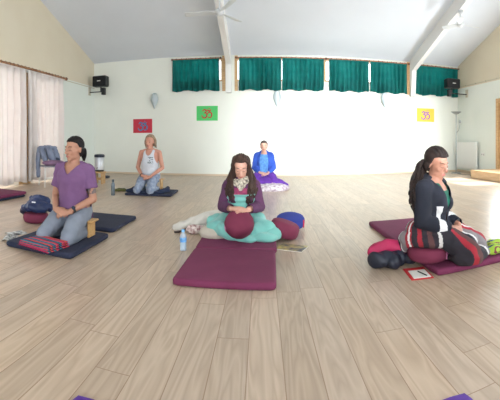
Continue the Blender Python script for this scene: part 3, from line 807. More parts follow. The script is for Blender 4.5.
# ---- the man in the tank top at the back
def man_tank():
    P = thing('person', 'man with shoulder-length fair hair in white tank top kneeling by back wall', 'person', (-2.13, 6.72, .04))
    s, hz = 1.07, .30
    A = arms_in_lap(s, hz, -.01, .178, hz+.0, -.25, .25)
    L = kneel(s, hz, .09, .125, -.43)
    H = Head((0, -.035, .945), math.radians(-4), math.radians(3), 1.10)
    sk = skin_mat('ruddy_skin', (196, 142, 120), (186, 130, 110))
    m = MB(); m.loft(torso_secs(hz, s, .03, 0, False, .03)); add_legs(m, L); add_arms(m, A); lap_hands(m, A); neck(m, H, (0, -.02, hz+.455*s), .055); H.skin(m)
    m.build('body', sk, P, voxel=.0065, smoothing=3); H.face(P, mat('fair_hair', (118, 94, 74), .6, (150, 128, 104), 30))
    tm = mat('pale_grey_jersey', (205, 207, 214), .85, (196, 199, 207), 6, .1, 200); pr = mat('shirt_print', (120, 128, 132), .8)
    m = MB(); m.loft(torso_secs(hz, s, .03, .016, False, .035)); m.loft([(0, .0, hz-.12, .195, .15), (0, -.01, hz+.0, .195, .158), (0, -.02, hz+.1, .18, .15)])
    def cut(p):
        if p.z < hz-.09: return True
        if (p.x**2+(p.y+.02)**2) < .088**2 and p.z > hz+.42*s: return True
        if p.y < -.03 and (p.x/.070)**2+((p.z-hz-.47*s)/.125)**2 < 1: return True
        return ((abs(p.x)-.205)/.098)**2+((p.z-hz-.40*s)/.215)**2 < 1
    def pnt(c): return 1 if c[1] < -.05 and .0 < c[0] < .10 and hz+.20*s < c[2] < hz+.33*s and mnoise.noise(Vector(c)*45) > .05 else 0
    m.build('tank_top', [tm, pr], P, voxel=.007, smoothing=4, wrinkle=folds(.006, 9, 7), cut=cut, solid=.004, paint=pnt)
    gm = mat('faded_blue_cloth', (152, 162, 180), .85, (112, 124, 148), 16, .1, 150)
    m = MB(); add_legs(m, L, .018, False); m.loft([(0, 0, hz-.13, .17, .13), (0, 0, hz-.03, .182, .138), (0, 0, hz+.05, .17, .13)])
    m.build('trousers', gm, P, voxel=.011, smoothing=5, wrinkle=folds(.012, 9, 17), cut=lambda p: p.z > hz+.045 and p.y > -.14)
    hm = MATS['fair_hair']; m = MB(); rnd = random.Random(9)
    for i in range(30):
        a = math.radians(-30+240*i/29); ca, sa = math.cos(a), math.sin(a)
        if sa < -.35: continue
        q = lambda r, z: H.p((ca*(.078+r), .03+sa*(.09+r), z))
        m.tube(spline([q(-.01, .07), q(.012, .02), q(.016, -.04), q(.012+rnd.uniform(-.01, .014), -.10+rnd.uniform(-.02, .02))], 4), [.010, .014, .016, .016, .016, .016, .015, .015, .014, .012, .010, .007, .003], 7)
    m.build('hair_length', hm, P)
    m = MB(); H.cap(m, .012); m.build('hair', hm, P, voxel=.006, smoothing=3, wrinkle=H.dive(.082, .0))
    for (S, E, W), nm in ((A[0], 'bracelet'),):
        d = (W-E)/np.linalg.norm(W-E); c = W-d*.03; m = MB(); m.tube([c-d*.01, c+d*.01], [.034, .034], 16); m.build(nm, M_BLACK, P)
man_tank()
bench('wooden kneeling bench under the man in the white tank top', -2.11, 6.76, .04, .47, .23, .17)

# ---- the woman in the blue cardigan at the back wall
def woman_blue():
    P = thing('person', 'woman in bright blue cardigan sitting on a purple blanket by the back wall', 'person', (.035, 7.78, .02))
    s, hz = .93, .29
    A = arms_in_lap(s, hz, -.01, .142, hz+.02, -.20, .20)
    L = kneel(s, hz, .085, .16, -.36)
    H = Head((0, -.03, .862), 0, math.radians(4), .97)
    sk = skin_mat('light_skin', (206, 158, 138), (198, 148, 128))
    m = MB(); m.loft(torso_secs(hz, s, .03, 0, True)); add_legs(m, L); add_arms(m, A); lap_hands(m, A, .95); neck(m, H, (0, -.02, hz+.455*s), .047); H.skin(m, True)
    m.build('body', sk, P, voxel=.0065, smoothing=3); H.face(P, M_BROW)
    m = MB(); m.loft(torso_secs(hz, s, .03, .010, True))
    for q in (-1, 1): m.ell((q*.06, -.105, hz+.27*s), (.06, .05, .06))
    m.build('top', mat('light_blue_print', (96, 150, 205), .8, (70, 120, 180), 30), P, voxel=.009, smoothing=4, wrinkle=folds(.004, 10, 2), cut=lambda p: (p.x**2+(p.y+.02)**2) < .085**2 and p.z > hz+.40*s)
    m = MB(); m.loft(torso_secs(hz, s, .03, .026, True)); add_arms(m, A, .022, 2)
    for q in (-1, 1): m.ell((q*.065, -.10, hz+.27*s), (.065, .06, .07))
    m.loft([(0, .0, hz-.12, .20, .155), (0, 0, hz-.0, .195, .15), (0, -.004, hz+.1, .17, .14)])
    m.limb([(-.075, -.04, hz+.455*s), (-.06, .03, hz+.50*s), (0, .045, hz+.515*s), (.06, .03, hz+.50*s), (.075, -.04, hz+.455*s)], [.02]*5, 10)
    def cut(p):
        if (p.x**2+(p.y+.015)**2) < .062**2 and p.z > hz+.42*s: return True
        if p.y < -.03 and abs(p.x) < .062+.03*math.sin((p.z-hz)*7) and p.z > hz-.2: return True
        for S, E, W in A:
            d = (W-E)/np.linalg.norm(W-E); v = V3(*p)-E; t = v@d
            if t > np.linalg.norm(W-E)-.012 and np.linalg.norm(v-d*t) < .075 and abs(p.x) < .16: return True
        return p.z < hz-.10
    m.build('cardigan', mat('blue_cardigan_knit', (44, 84, 182), .85, (36, 70, 160), 8, .2, 200), P, voxel=.009, smoothing=4, wrinkle=folds(.009, 9, 31), cut=cut, solid=.005)
    hm = M_BROW; m = MB(); H.cap(m, .011)
    m.ell(H.p((0, .125, .02)), (.035, .03, .035)); m.build('hair', hm, P, voxel=.007, smoothing=3, wrinkle=H.dive(.076, -.01))
woman_blue()

# ---- the woman in the teal blanket
def woman_teal():
    P = thing('person', 'woman with long brown hair and bowed head wrapped in a teal blanket', 'person', (-.215, 3.78, MH))
    s, hz = .90, .145
    sh = [V3(q*.130, -.035, hz+.385*s) for q in (-1, 1)]
    wr = [V3(q*.085, -.285, hz+.150) for q in (-1, 1)]
    el = [V3(q*.188, -.075, hz+.135) for q in (-1, 1)]
    A = list(zip(sh, el, wr))
    H = Head((.0, -.115, .688), math.radians(3), math.radians(24), .98)
    sk = skin_mat('light_skin', (206, 158, 138), (198, 148, 128))
    L = dict(hip=[V3(q*.085, 0, hz-.03) for q in (-1, 1)], knee=[V3(q*.26, -.19, .075) for q in (-1, 1)], ank=[V3(-q*.06, -.25-.03*q, .05) for q in (-1, 1)], toe=[V3(-q*.20, -.22, .045) for q in (-1, 1)])
    m = MB(); m.loft(torso_secs(hz, s, .07, 0, True)); add_legs(m, L); add_arms(m, A)
    for (S, E, W), q in zip(A, (-1, 1)): hand(m, W+V3(0, 0, .004 if q < 0 else -.012), (-q, -.30, .06), (0, .30, -.95), -1 if q > 0 else 1, .95, .30)
    neck(m, H, (0, -.055, hz+.455*s), .046); H.skin(m, True)
    m.build('body', sk, P, voxel=.0055, smoothing=3); H.face(P, M_BROW)
    tm = mat('plum_jersey', (92, 48, 84), .85, (78, 40, 72), 6, .1, 200)
    pk = mat('pink_print', (166, 62, 98), .8, (120, 46, 84), 30)
    m = MB(); m.loft(torso_secs(hz, s, .07, .014, True)); add_arms(m, A, .016, 2)
    for q in (-1, 1): m.ell((q*.062, -.13, hz+.26*s), (.06, .052, .06))
    def cut(p):
        if (p.x**2+(p.y+.055)**2) < .072**2 and p.z > hz+.43*s: return True
        for S, E, W in A:
            d = (W-E)/np.linalg.norm(W-E); v = V3(*p)-E; t = v@d
            if t > np.linalg.norm(W-E)-.016 and np.linalg.norm(v-d*t) < .06 and abs(p.x) < .13 and p.y < -.2: return True
        return False
    m.build('jersey', [tm, pk], P, voxel=.008, smoothing=4, wrinkle=folds(.006, 10, 41), cut=cut, solid=.004, paint=lambda c: 1 if c[1] < -.12 and abs(c[0]) < .075 and hz+.25*s < c[2] < hz+.37*s else 0)
    sc = mat('patterned_scarf', (206, 196, 176), .85, (84, 76, 68), 44, .2, 120); m = MB()
    for k_, (r, z, dy) in enumerate(((.076, .452, 0), (.082, .43, -.004), (.078, .475, .004))):
        th = np.linspace(0, 2*math.pi, 25); m.tube([(r*math.cos(a), -.065+dy+r*.95*math.sin(a)-.02*(math.sin(a) < 0)*abs(math.sin(a)), hz+z*s+.018*math.cos(a)-.03*max(0, -math.sin(a))+.012) for a in th], .018, 10)
    m.limb([(-.03, -.150, hz+.40*s), (.0, -.158, hz+.365*s), (.03, -.150, hz+.40*s)], [.022, .026, .022], 10); m.build('scarf', sc, P, voxel=.007, smoothing=3, wrinkle=folds(.005, 26, 5))
    # long hair falling over both shoulders to the chest
    hm = mat('long_brown_hair', (46, 31, 25), .65, (70, 48, 38), 36, spec=.3, stretch=(1, 1, .15)); m = MB(); H.cap(m, .012); rnd = random.Random(12)
    m.build('hair', hm, P, voxel=.006, smoothing=3, wrinkle=H.dive(.076, -.01))
    m = MB()
    for q in (-1, 1):
        m.limb([H.p((q*.066, .0, .03)), H.p((q*.078, -.005, -.05)), (q*.088, -.10, hz+.42*s), (q*.088, -.135, hz+.33*s), (q*.082, -.15, hz+.25*s)], [.030, .032, .036, .034, .018], 12)
        m.limb([H.p((q*.04, .085, .03)), H.p((q*.05, .095, -.06)), (q*.06, .03, hz+.42*s), (q*.06, .05, hz+.3*s)], [.04, .042, .045, .03], 12)
    for i in range(110):
        q = -1 if i % 2 else 1; f = (i//2)/54
        y0 = -.058+.145*f
        a = H.p((q*(.006+.01*f), y0+.012, .118-.06*abs(f-.35)))
        b1 = H.p((q*(.060+.012*f), -.040+.12*f, .075)); b2 = H.p((q*(.086+.006*rnd.random()), -.030+.11*f, .005))
        b3 = H.p((q*(.090+.015*rnd.random()), -.015+.10*f, -.075))
        cx = q*(.060+.095*f+.03*rnd.random()); cy = -.155+.10*f if f < .75 else -.0
        c1 = V3(cx+q*.012, cy-.012, hz+.36*s); c2 = V3(cx*.95, cy-.012-.018*(f < .5), hz+.26*s); c3 = (cx*.9, cy-.014-.01*rnd.random(), hz+.185*s+.05*rnd.random())
        locks(m, H, [a], [[b1, b2, b3, c1, c2]], [c3], .0095, 6, seed=i, wave=.004)
    m.build('hair_length', hm, P)
woman_teal()

def teal_blanket():
    hz, s = .145, .90
    o = MB()
    for q in (-1, 1):
        o.limb([(q*.08, .0, .12), (q*.165, -.10, .12), (q*.255, -.20, .095)], [.105, .092, .072], 18)
        o.limb([(q*.255, -.20, .07), (q*.14, -.27, .07), (-q*.05, -.28, .06)], [.07, .066, .055], 16)
    o.ell((.30, -.20, .04), (.09, .12, .06)); o.ell((.16, -.30, .03), (.2, .10, .035)); o.limb([(-.2, -.2, .12), (-.29, -.12, .13), (-.24, -.02, .14)], [.05, .05, .05], 10)
    o.loft([(0, .01, .0, .23, .18), (0, .0, .08, .215, .175), (0, -.01, hz+.05, .182, .150), (0, -.022, hz+.14, .158, .140), (0, -.040, hz+.20, .152, .142), (0, -.055, hz+.29, .156, .150)])
    def fold(p):
        a = math.atan2(p.y+.02, p.x); low = min(1, max(0, (.30-p.z)/.12))
        return low*(.013*math.sin(a*7+3*nz(p, 5)+p.z*16)+.010*(1-2*abs(nz(p, 9, 3))))+(1-low)*.006*math.sin(p.z*90+p.x*18+4*nz(p, 6))
    m = o.build('teal_blanket', mat('teal_fleece', (122, 186, 176), .9, (112, 176, 167), 5, .25, 180, sheen=.3), None, voxel=.009, smoothing=5, wrinkle=fold, cut=lambda p: p.z > hz+.272+.03*p.x or p.z < .001, solid=.006)
    m.location = (-.215, 3.78, MH); tag(m, 'teal fleece blanket wrapped round the waist and legs of the long-haired woman', 'blanket')
teal_blanket()

# ---- the woman with the striped blanket
RZ = math.radians(40)
LB = (1.345, 2.70, MH)
def woman_dark():
    P = thing('person', 'woman with dark curly ponytail in navy cardigan and green top, sitting in profile', 'person', LB, RZ)
    s, hz = .93, .195
    A = arms_in_lap(s, hz, -.01, .140, hz+.06, -.215, .195)
    L = dict(hip=[V3(q*.085, 0, hz) for q in (-1, 1)], knee=[V3(-.07, -.36, .09), V3(.19, -.34, .065)], ank=[V3(.10, -.10, .05), V3(.27, -.02, .045)], toe=[V3(.2, .04, .03), V3(.3, .13, .03)])
    H = Head((0.0, -.060, .765), math.radians(-20), math.radians(17), .99)
    sk = skin_mat('olive_skin', (172, 122, 102), (162, 112, 92))
    m = MB(); m.loft(torso_secs(hz, s, .045, 0, True)); add_legs(m, L); add_arms(m, A); lap_hands(m, A, .95); neck(m, H, (0, -.035, hz+.455*s), .046); H.skin(m, True)
    m.build('body', sk, P, voxel=.0055, smoothing=3); H.face(P, M_BROW)
    m = MB(); m.loft(torso_secs(hz, s, .045, .010, True))
    for q in (-1, 1): m.ell((q*.062, -.115, hz+.26*s), (.06, .052, .06))
    m.build('top', mat('green_jersey', (22, 98, 80), .85, (18, 86, 70), 6), P, voxel=.008, smoothing=4, cut=lambda p: (p.x**2+(p.y+.035)**2) < .080**2 and p.z > hz+.41*s or (p.y < -.06 and abs(p.x) < .05 and p.z > hz+.38*s))
    navy = mat('navy_cardigan_knit', (26, 28, 42), .9, (20, 22, 34), 8, .2, 200); wh = mat('white_knit', (214, 212, 212), .9)
    m = MB(); m.loft(torso_secs(hz, s, .045, .026, True)); add_arms(m, A, .022, 2)
    for q in (-1, 1): m.ell((q*.066, -.11, hz+.26*s), (.066, .06, .07))
    m.loft([(0, .0, hz-.13, .205, .16), (0, 0, hz-.0, .20, .155), (0, -.006, hz+.1, .172, .14)])
    m.limb([(-.075, -.06, hz+.45*s), (-.062, .02, hz+.495*s), (0, .04, hz+.505*s), (.062, .02, hz+.495*s), (.075, -.06, hz+.45*s)], [.02]*5, 10)
    def cut(p):
        if (p.x**2+(p.y+.03)**2) < .060**2 and p.z > hz+.42*s: return True
        if p.y < -.04 and abs(p.x) < .014+.34*max(0, p.z-hz-.20): return True
        for S, E, W in A:
            d = (W-E)/np.linalg.norm(W-E); v = V3(*p)-E; t = v@d
            if t > np.linalg.norm(W-E)-.012 and np.linalg.norm(v-d*t) < .06 and abs(p.x) < .14 and p.y < -.15: return True
        return p.z < hz-.115
    m.build('cardigan', [navy, wh], P, voxel=.008, smoothing=4, wrinkle=folds(.008, 9, 51), cut=cut, solid=.005, paint=lambda c: 1 if c[1] < -.05 and hz-.10 < c[2] < hz+.24 and .62 < abs(math.atan2(c[0], -c[1])) < .86 else 0)
    hm = mat('dark_curly_hair', (26, 20, 20), .7, (46, 32, 27), 40, spec=.25); m = MB(); H.cap(m, .020); [m.ell(H.p((q*.068, .02, -.02)), (.022, .05, .055)) for q in (-1, 1)]
    m.build('hair', hm, P, voxel=.006, smoothing=3, wrinkle=H.dive(.074, -.04))
    m = MB(); rnd = random.Random(21)
    for i in range(60):
        a = rnd.uniform(0, 6.28); r = rnd.uniform(.2, 1)**.6
        o = lambda w: V3(r*w*math.cos(a), r*w*.7*math.sin(a), 0)
        st = V3(*H.p((-.02, .105, -.005))); p1 = V3(*H.p((-.045, .125, -.05)))+o(.035); p2 = V3(-.105, .075, hz+.41*s)+o(.066); p3 = V3(-.150, .045, hz+.31*s)+o(.078); e = V3(-.165, .02, hz+.20*s+rnd.uniform(-.05, .05))+o(.06)
        locks(m, H, [st], [[p1, p2, p3]], [e], .013, 6, seed=i, wave=.011)
    m.build('ponytail', hm, P)
    m = MB(); m.tube([H.p((0, .1, .0)), H.p((-.022, .118, -.014))], [.02, .02], 12); m.build('hair_tie', M_BLACK, P)
woman_dark()

def striped_blanket():
    hz = .195; o = MB()
    o.limb([(-.075, .0, hz+.01), (-.085, -.18, .185), (-.085, -.36, .10)], [.108, .100, .085], 18); o.limb([(.09, .0, hz-.01), (.14, -.18, .165), (.19, -.34, .085)], [.105, .098, .082], 18)
    o.limb([(-.07, -.38, .06), (.08, -.41, .05), (.2, -.35, .05)], [.075, .06, .07], 14); o.limb([(.19, -.35, .06), (.24, -.15, .05), (.28, .06, .05)], [.07, .07, .06], 14)
    o.ell((.12, -.28, .04), (.28, .19, .05)); o.ell((.04, -.22, .14), (.17, .17, .09)); o.ell((-.03, -.33, .06), (.16, .13, .085)); o.ell((-.06, .03, .24), (.17, .15, .075))
    # a fold pulled out to the side of the knees
    o.limb([(.16, -.14, .10), (.30, -.04, .11), (.40, .05, .095), (.46, .12, .06)], [.08, .085, .075, .05], 14); o.ell((.32, .0, .045), (.18, .13, .05))
    # the part gathered behind the hips on the cushion
    o.limb([(-.16, -.10, .165), (-.20, .03, .18), (-.17, .15, .17)], [.05, .06, .055], 12); o.limb([(-.19, .10, .15), (-.13, .2, .08), (-.0, .2, .06)], [.05, .06, .05], 12)
    R_, K_, G_, W_ = [mat(*a) for a in (('blanket_red', (158, 36, 50), .9, (140, 30, 44), 6), ('blanket_black', (42, 36, 44), .9, (34, 30, 38), 6), ('blanket_grey', (134, 126, 128), .9, (122, 114, 116), 6), ('blanket_white', (216, 212, 210), .9, (204, 200, 198), 6))]
    B_ = mat('blanket_brown', (92, 58, 58), .9, (80, 50, 50), 6)
    seq = [(0, .04), (1, .045), (4, .04), (1, .03), (3, .016), (1, .07), (0, .026), (4, .03), (1, .06), (3, .014), (2, .065), (0, .03), (3, .02), (0, .02), (1, .06)]
    tot = sum(w for _, w in seq)
    def pnt(c):
        if c[0] > .24: t = ((c[1]-c[0])*.9+.6+.02*mnoise.noise(Vector(c)*6)) % tot
        else: t = (.26*math.atan2(c[0], .06-c[1])+.30+.25*c[2]+.02*mnoise.noise(Vector(c)*6)) % tot
        for i, w in seq:
            if t < w: return i
            t -= w
        return 1
    def fold(p): return .012*nz(p, 8, 61)+.008*(1-2*abs(nz(p, 10, 8)))
    m = o.build('striped_blanket', [R_, K_, G_, W_, B_], None, voxel=.006, smoothing=6, wrinkle=fold, cut=lambda p: p.z < .001 or (p.z < .122 and (p.x+.094)**2+(p.y+.019)**2 < .172**2), paint=pnt)
    m.location = LB; m.rotation_euler = (0, 0, RZ); tag(m, 'red, black, grey and white striped blanket over the lap of the curly-haired woman', 'blanket')
striped_blanket()

# ------------------------------------------------------------------ cushions
def zafu(label, x, y, z, r, h, material, rz=0.0, tilt=0.0, tiltax='X', group='round meditation cushions', tab=None, seam=None):
    o = thing('cushion', label, 'cushion', (x, y, z), rz, group); R = Matrix.Rotation(tilt, 3, tiltax)
    n = 40; prof = [(.0, 0), (.5, 0), (.80, .03), (.93, .12), (1.0, .30), (1.02, .5), (1.0, .70), (.93, .88), (.80, .965), (.5, 1.01), (.0, 1.02)]
    V = []; Fc = []
    for pr, pz in prof[1:-1]:
        for j in range(n):
            a = 2*math.pi*j/n; rr = r*pr*(1+(.012*math.cos(a*18) if pr > .6 else 0)); V.append((rr*math.cos(a), rr*math.sin(a), pz*h))
    k = len(prof)-2; V += [(0, 0, 0), (0, 0, 1.02*h)]
    for i in range(k-1):
        for j in range(n): a = i*n+j; b = i*n+(j+1) % n; Fc.append((a, b, b+n, a+n))
    for j in range(n): Fc.append(((j+1) % n, j, k*n)); Fc.append(((k-1)*n+j, (k-1)*n+(j+1) % n, k*n+1))
    V = [tuple(R@(Vector(v)-Vector((0, 0, h/2)))+Vector((0, 0, h/2))) for v in V]
    zmin = min(v[2] for v in V); V = [(a, b, c-zmin) for a, b, c in V]
    m = MB(); m.add(V, Fc); m.build('cover', material, o, shade_angle=70)
    if tab:
        az, col_, w_, h_ = tab; ca, sa = math.cos(az), math.sin(az); m = MB(); Vv = []
        for t in (-1, 1):
            for u in (0, 1, 2):
                aa = az+t*w_/r/2; rr = r*(1.005+.012*(1-abs(u-1))); zz = h*.5+(u-1)*h_/2
                for dr in (0, .006): Vv.append(tuple(R@(Vector((rr*math.cos(aa)+dr*math.cos(aa), rr*math.sin(aa)+dr*math.sin(aa), zz))-Vector((0, 0, h/2)))+Vector((0, 0, h/2-zmin))))
        import bmesh
        bm = bmesh.new(); [bm.verts.new(v) for v in Vv]; bmesh.ops.convex_hull(bm, input=bm.verts); bm.verts.index_update()
        m.add(np.array([tuple(v.co) for v in bm.verts]), [[v.index for v in f.verts] for f in bm.faces]); bm.free(); m.build('handle_tab', col_, o, smooth=False)
    return o
M_ZM = mat('maroon_cushion_cloth', (116, 40, 66), .85, (106, 34, 60), 6, .15, 200)
M_ZB = mat('blue_cushion_cloth', (42, 58, 140), .85, (36, 50, 126), 6, .15, 200)
M_TAB = mat('pink_tab', (196, 120, 158), .8); M_RED = mat('red_tab', (206, 40, 70), .8)
zafu('maroon round cushion lying in the lap of the woman in the teal blanket', -.218, 3.44, MH+.035, .138, .15, M_ZM, 0, math.radians(42), 'X', tab=(math.radians(205), M_TAB, .03, .06))
zafu('maroon round cushion on the floor between the teal blanket and the blue cushion', .225, 3.70, 0, .150, .155, M_ZM, 0, math.radians(18), 'Y', tab=(math.radians(205), M_TAB, .06, .05))
zafu('blue round cushion on the floor behind the maroon one, right of the long-haired woman', .32, 4.15, 0, .162, .125, M_ZB, 0, math.radians(12), 'X', tab=(math.radians(-30), M_RED, .022, .09))
zafu('maroon round cushion under the curly-haired woman, peeking out below her striped blanket', 1.285, 2.625, MH+.004, .165, .115, M_ZM, math.radians(0), 0, 'X', tab=(math.radians(-50), M_TAB, .05, .07))
zafu('maroon round cushion under the blue bag, beside the man in the purple t-shirt', -2.62, 3.66, 0, .155, .12, M_ZM)

def heap(name, label, cat, loc, rz, parts, material, amp=.012, f=9, seed=0, voxel=.008, smoothing=3, root=None, paint=None, mats=None, fine=.35):
    m = MB()
    for kind, *a in parts:
        if kind == 'e': m.ell(*a)
        else: m.limb(*a)
    o = m.build(name, mats or material, root, voxel=voxel, smoothing=smoothing, wrinkle=folds(amp, f, seed, fine), cut=(lambda p: p.z < .001) if root is None else None, paint=paint)
    if root is None:
        o.location = loc; o.rotation_euler = (0, 0, rz); tag(o, label, cat)
    return o
# beside the long-haired woman
M_CREAM = mat('cream_fleece', (214, 208, 198), .95, (200, 193, 182), 7, .25, 160, sheen=.2)
b = floor_at(196, 226)
heap('cream_blanket', 'crumpled cream blanket on the floor left of the long-haired woman', 'blanket', (-.70, 4.02, 0), 0,
     [('l', [(-.27, -.05, .03), (-.10, .02, .055), (.08, .05, .10), (.24, .06, .12)], [.035, .07, .10, .10], 14), ('l', [(-.2, .10, .03), (.0, .14, .05), (.2, .14, .08)], [.03, .05, .08], 12), ('l', [(.05, -.02, .13), (.18, .06, .14), (.26, .10, .10)], [.03, .035, .03], 8)], M_CREAM, .016, 8, 71)
M_BEIGE = mat('beige_cushion_cloth', (188, 178, 164), .9, (176, 165, 150), 6, .2, 150)
heap('beige_cushion', 'soft beige cushion propping the knee of the long-haired woman', 'cushion', (-.50, 3.60, .0), 0,
     [('e', (0, 0, .085), (.125, .12, .082)), ('e', (.05, .0, .075), (.11, .12, .07))], M_BEIGE, .008, 8, 5)
o = thing('cloth_bag', 'small maroon and white patterned bag on the floor beside the cream blanket', 'bag', (-.72, 3.85, 0), math.radians(10))
pt = mat('maroon_white_print', (120, 44, 52), .8, (226, 212, 204), 26, .1, 100)
m = MB(); m.ell((0, 0, .05), (.10, .06, .05)); m.ell((.06, .01, .045), (.06, .055, .045)); m.build('pouch', pt, o, voxel=.007, smoothing=3, wrinkle=folds(.009, 14, 3), cut=lambda p: p.z < .001)
m = MB(); m.tube(spline([(-.07, -.01, .07), (-.11, .0, .05), (-.17, .03, .012), (-.22, .04, .008), (-.17, .06, .008), (-.09, .05, .04)]), .009, 7); m.build('strap', mat('dark_strap', (62, 48, 44), .8), o)
# water bottle
o = thing('water_bottle', 'clear plastic water bottle with blue cap on the floor left of the maroon mats', 'bottle', (-.715, 3.24, 0))
pl = bpy.data.materials.new('clear_plastic'); pl.use_nodes = True; pb = pl.node_tree.nodes['Principled BSDF']
pb.inputs['Base Color'].default_value = srgb(214, 228, 240); pb.inputs['Roughness'].default_value = .08; pb.inputs['Alpha'].default_value = .42
m = MB(); m.lathe([(.022, 0), (.029, .004), (.0305, .015), (.029, .03), (.0305, .04), (.0305, .07), (.028, .10), (.0305, .115), (.030, .13), (.022, .152), (.013, .166), (.0125, .176)], n=28); m.build('body', pl, o)
m = MB(); m.lathe([(.0285, .010), (.0285, .06), (.0275, .088)], n=24); m.build('water', mat('water_tint', (188, 208, 224), .1, spec=.6), o)
m = MB(); m.lathe([(.0312, .083), (.0312, .122)], n=28); m.build('label', mat('blue_label', (60, 130, 206), .5, (130, 186, 232), 30), o)
m = MB(); m.lathe([(.0155, .172), (.0155, .190), (.014, .192)], n=20); m.build('cap', mat('blue_cap', (110, 176, 226), .4), o)
# magazine
o = thing('magazine', 'magazine with printed photo cover lying on floor in front of maroon cushion', 'magazine', (.275, 3.385, 0), math.radians(-26))
m = MB(); m.box((-.13, -.095, 0), (.13, .095, .006), bev=.001); m.build('pages', mat('paper_white', (228, 226, 218), .6), o, smooth=False)
m = MB(); m.box((-.131, -.096, .006), (.131, .096, .0075)); m.build('cover', mat('magazine_print', (196, 178, 108), .4, (74, 74, 92), 13), o, smooth=False)
# ------------------------------------------------------------------ right lady's things
o = thing('padded_jacket', 'crumpled padded jacket with pink lining on dark shell, at edge of right mat', 'jacket', (1.02, 2.75, 0))
jb = mat('dark_quilted_nylon', (30, 34, 50), .5, (24, 28, 42), 8, .15, 60); jp = mat('crimson_quilted_lining', (172, 28, 78), .7, (156, 22, 70), 8, .15, 80)
m = MB(); m.limb([(-.14, -.02, .065), (-.03, -.05, .06), (.05, -.03, .06)], [.062, .065, .06], 14); m.limb([(-.02, -.10, .055), (.03, -.02, .07), (.03, .06, .08)], [.055, .06, .06], 14); m.limb([(.14, -.06, .055), (.13, .02, .06), (.1, .10, .06)], [.052, .06, .06], 14); m.ell((0, .05, .06), (.18, .13, .06))
m.build('shell', jb, o, voxel=.008, smoothing=3, wrinkle=lambda p: .006*math.sin(p.x*60+p.y*45)+.008*nz(p, 9), cut=lambda p: p.z < .001)
m = MB(); m.limb([(-.15, .03, .115), (-.03, .03, .145), (.10, .01, .125), (.155, .0, .10)], [.045, .058, .055, .035], 14); m.ell((-.01, .08, .115), (.16, .10, .055)); m.ell((.07, .06, .10), (.11, .10, .05))
m.build('lining', jp, o, voxel=.008, smoothing=3, wrinkle=lambda p: .004*math.sin(p.y*90)+.009*nz(p, 8, 3))
o = thing('notebook', 'open red notebook with white page on the floor by the right maroon mat', 'notebook', (1.135, 2.495, 0), math.radians(-7))
m = MB(); m.box((-.085, -.12, 0), (.085, .12, .006), bev=.002); m.build('cover', mat('red_cover', (190, 34, 44), .5), o, smooth=False)
m = MB(); m.box((-.062, -.105, .006), (.07, .055, .010), bev=.001); m.build('page', MATS['paper_white'], o, smooth=False)
o = thing('pen', 'black pen lying on the white page of the red notebook', 'pen', (1.15, 2.46, .011), math.radians(104))
m = MB(); m.tube([(-.06, 0, .004), (.045, 0, .004)], .004, 10); m.build('barrel', M_BLACK, o)
m = MB(); m.tube([(.045, 0, .004), (.058, 0, .004)], [.004, .001], 10); m.build('tip', M_STEEL, o)
gl, gb, gr_ = mat('lime_knit', (166, 196, 70), .9, (140, 176, 56), 12, .2, 150), mat('blue_knit', (50, 56, 110), .9), mat('maroon_knit', (120, 40, 70), .9)
heap('knitted_scarf', 'lime green knitted scarf with dark stripes heaped at right edge of maroon mat', 'scarf', (1.84, 2.50, MH), 0,
     [('l', [(-.13, -.03, .03), (-.03, -.06, .045), (.08, -.05, .04)], [.03, .04, .035], 10), ('l', [(-.10, .05, .03), (.0, .03, .06), (.1, .04, .05)], [.03, .045, .04], 10), ('l', [(-.04, -.01, .07), (.05, .0, .08), (.1, .0, .06)], [.025, .03, .025], 10)], gl, .008, 14, 7, paint=lambda c: (lambda t: 1 if t < .18 else (2 if .5 < t < .62 else 0))((c[0]*7+c[1]*11+.6*mnoise.noise(Vector(c)*9)) % 1), mats=[gl, gb, gr_])
# ------------------------------------------------------------------ purple man's things
o = thing('striped_cloth', 'folded pink, red and blue striped woven cloth in front of the kneeling man', 'cloth', (-1.85, 2.705, MH+.002), math.radians(-10))
sb = [mat('weave_pink', (186, 40, 84), .9), mat('weave_maroon', (124, 30, 56), .9), mat('weave_blue', (40, 74, 120), .9), mat('weave_orange', (204, 96, 60), .9), mat('weave_teal', (50, 124, 128), .9), mat('weave_dark', (52, 34, 54), .9)]
def stripes(c):
    t = (c[1]+.14)*88
    return [0, 4, 2, 5, 3, 0, 1, 4, 2, 2, 3, 0, 0, 5, 4, 2, 2, 3, 0, 0, 1, 3, 0, 0, 0][int(max(0, min(24, t)))]
for k_, (z0, z1, w_, d_) in enumerate(((0, .018, .185, .140), (.018, .037, .18, .136), (.037, .056, .175, .130))):
    V = []; Fc = []; nx, ny = 20, 48
    for sgn, zz in ((0, z0), (1, z1)):
        for i in range(nx+1):
            for j in range(ny+1):
                x = -w_+2*w_*i/nx; y = -d_+2*d_*j/ny; e = min(1, min(i, nx-i)/2, min(j, ny-j)/3)
                zc = (z0+z1)/2; V.append((x, y, zc+(zz-zc)*(.35+.65*e)+.004*nz(Vector((x, y, k_)), 9)))
    q = (nx+1)*(ny+1)
    for i in range(nx):
        for j in range(ny): a = i*(ny+1)+j; Fc.append((a, a+1, a+ny+2, a+ny+1)); Fc.append((q+a, q+a+ny+1, q+a+ny+2, q+a+1))
    for i in range(nx):
        for j in (0, ny): a = i*(ny+1)+j; Fc.append((a, a+ny+1, q+a+ny+1, q+a))
    for j in range(ny):
        for i in (0, nx): a = i*(ny+1)+j; Fc.append((a, a+1, q+a+1, q+a))
    m = MB(); m.add(V, Fc); m.build('fold', sb, o, paint=stripes)
m = MB()
for i in range(26):
    x = -.175+.35*i/25; m.tube([(x, -.136, .012), (x-.004+.008*(i % 2), -.16, .006), (x, -.178, .002 if i % 3 else .004)], .0022, 5)
m.build('fringe', sb[5], o)
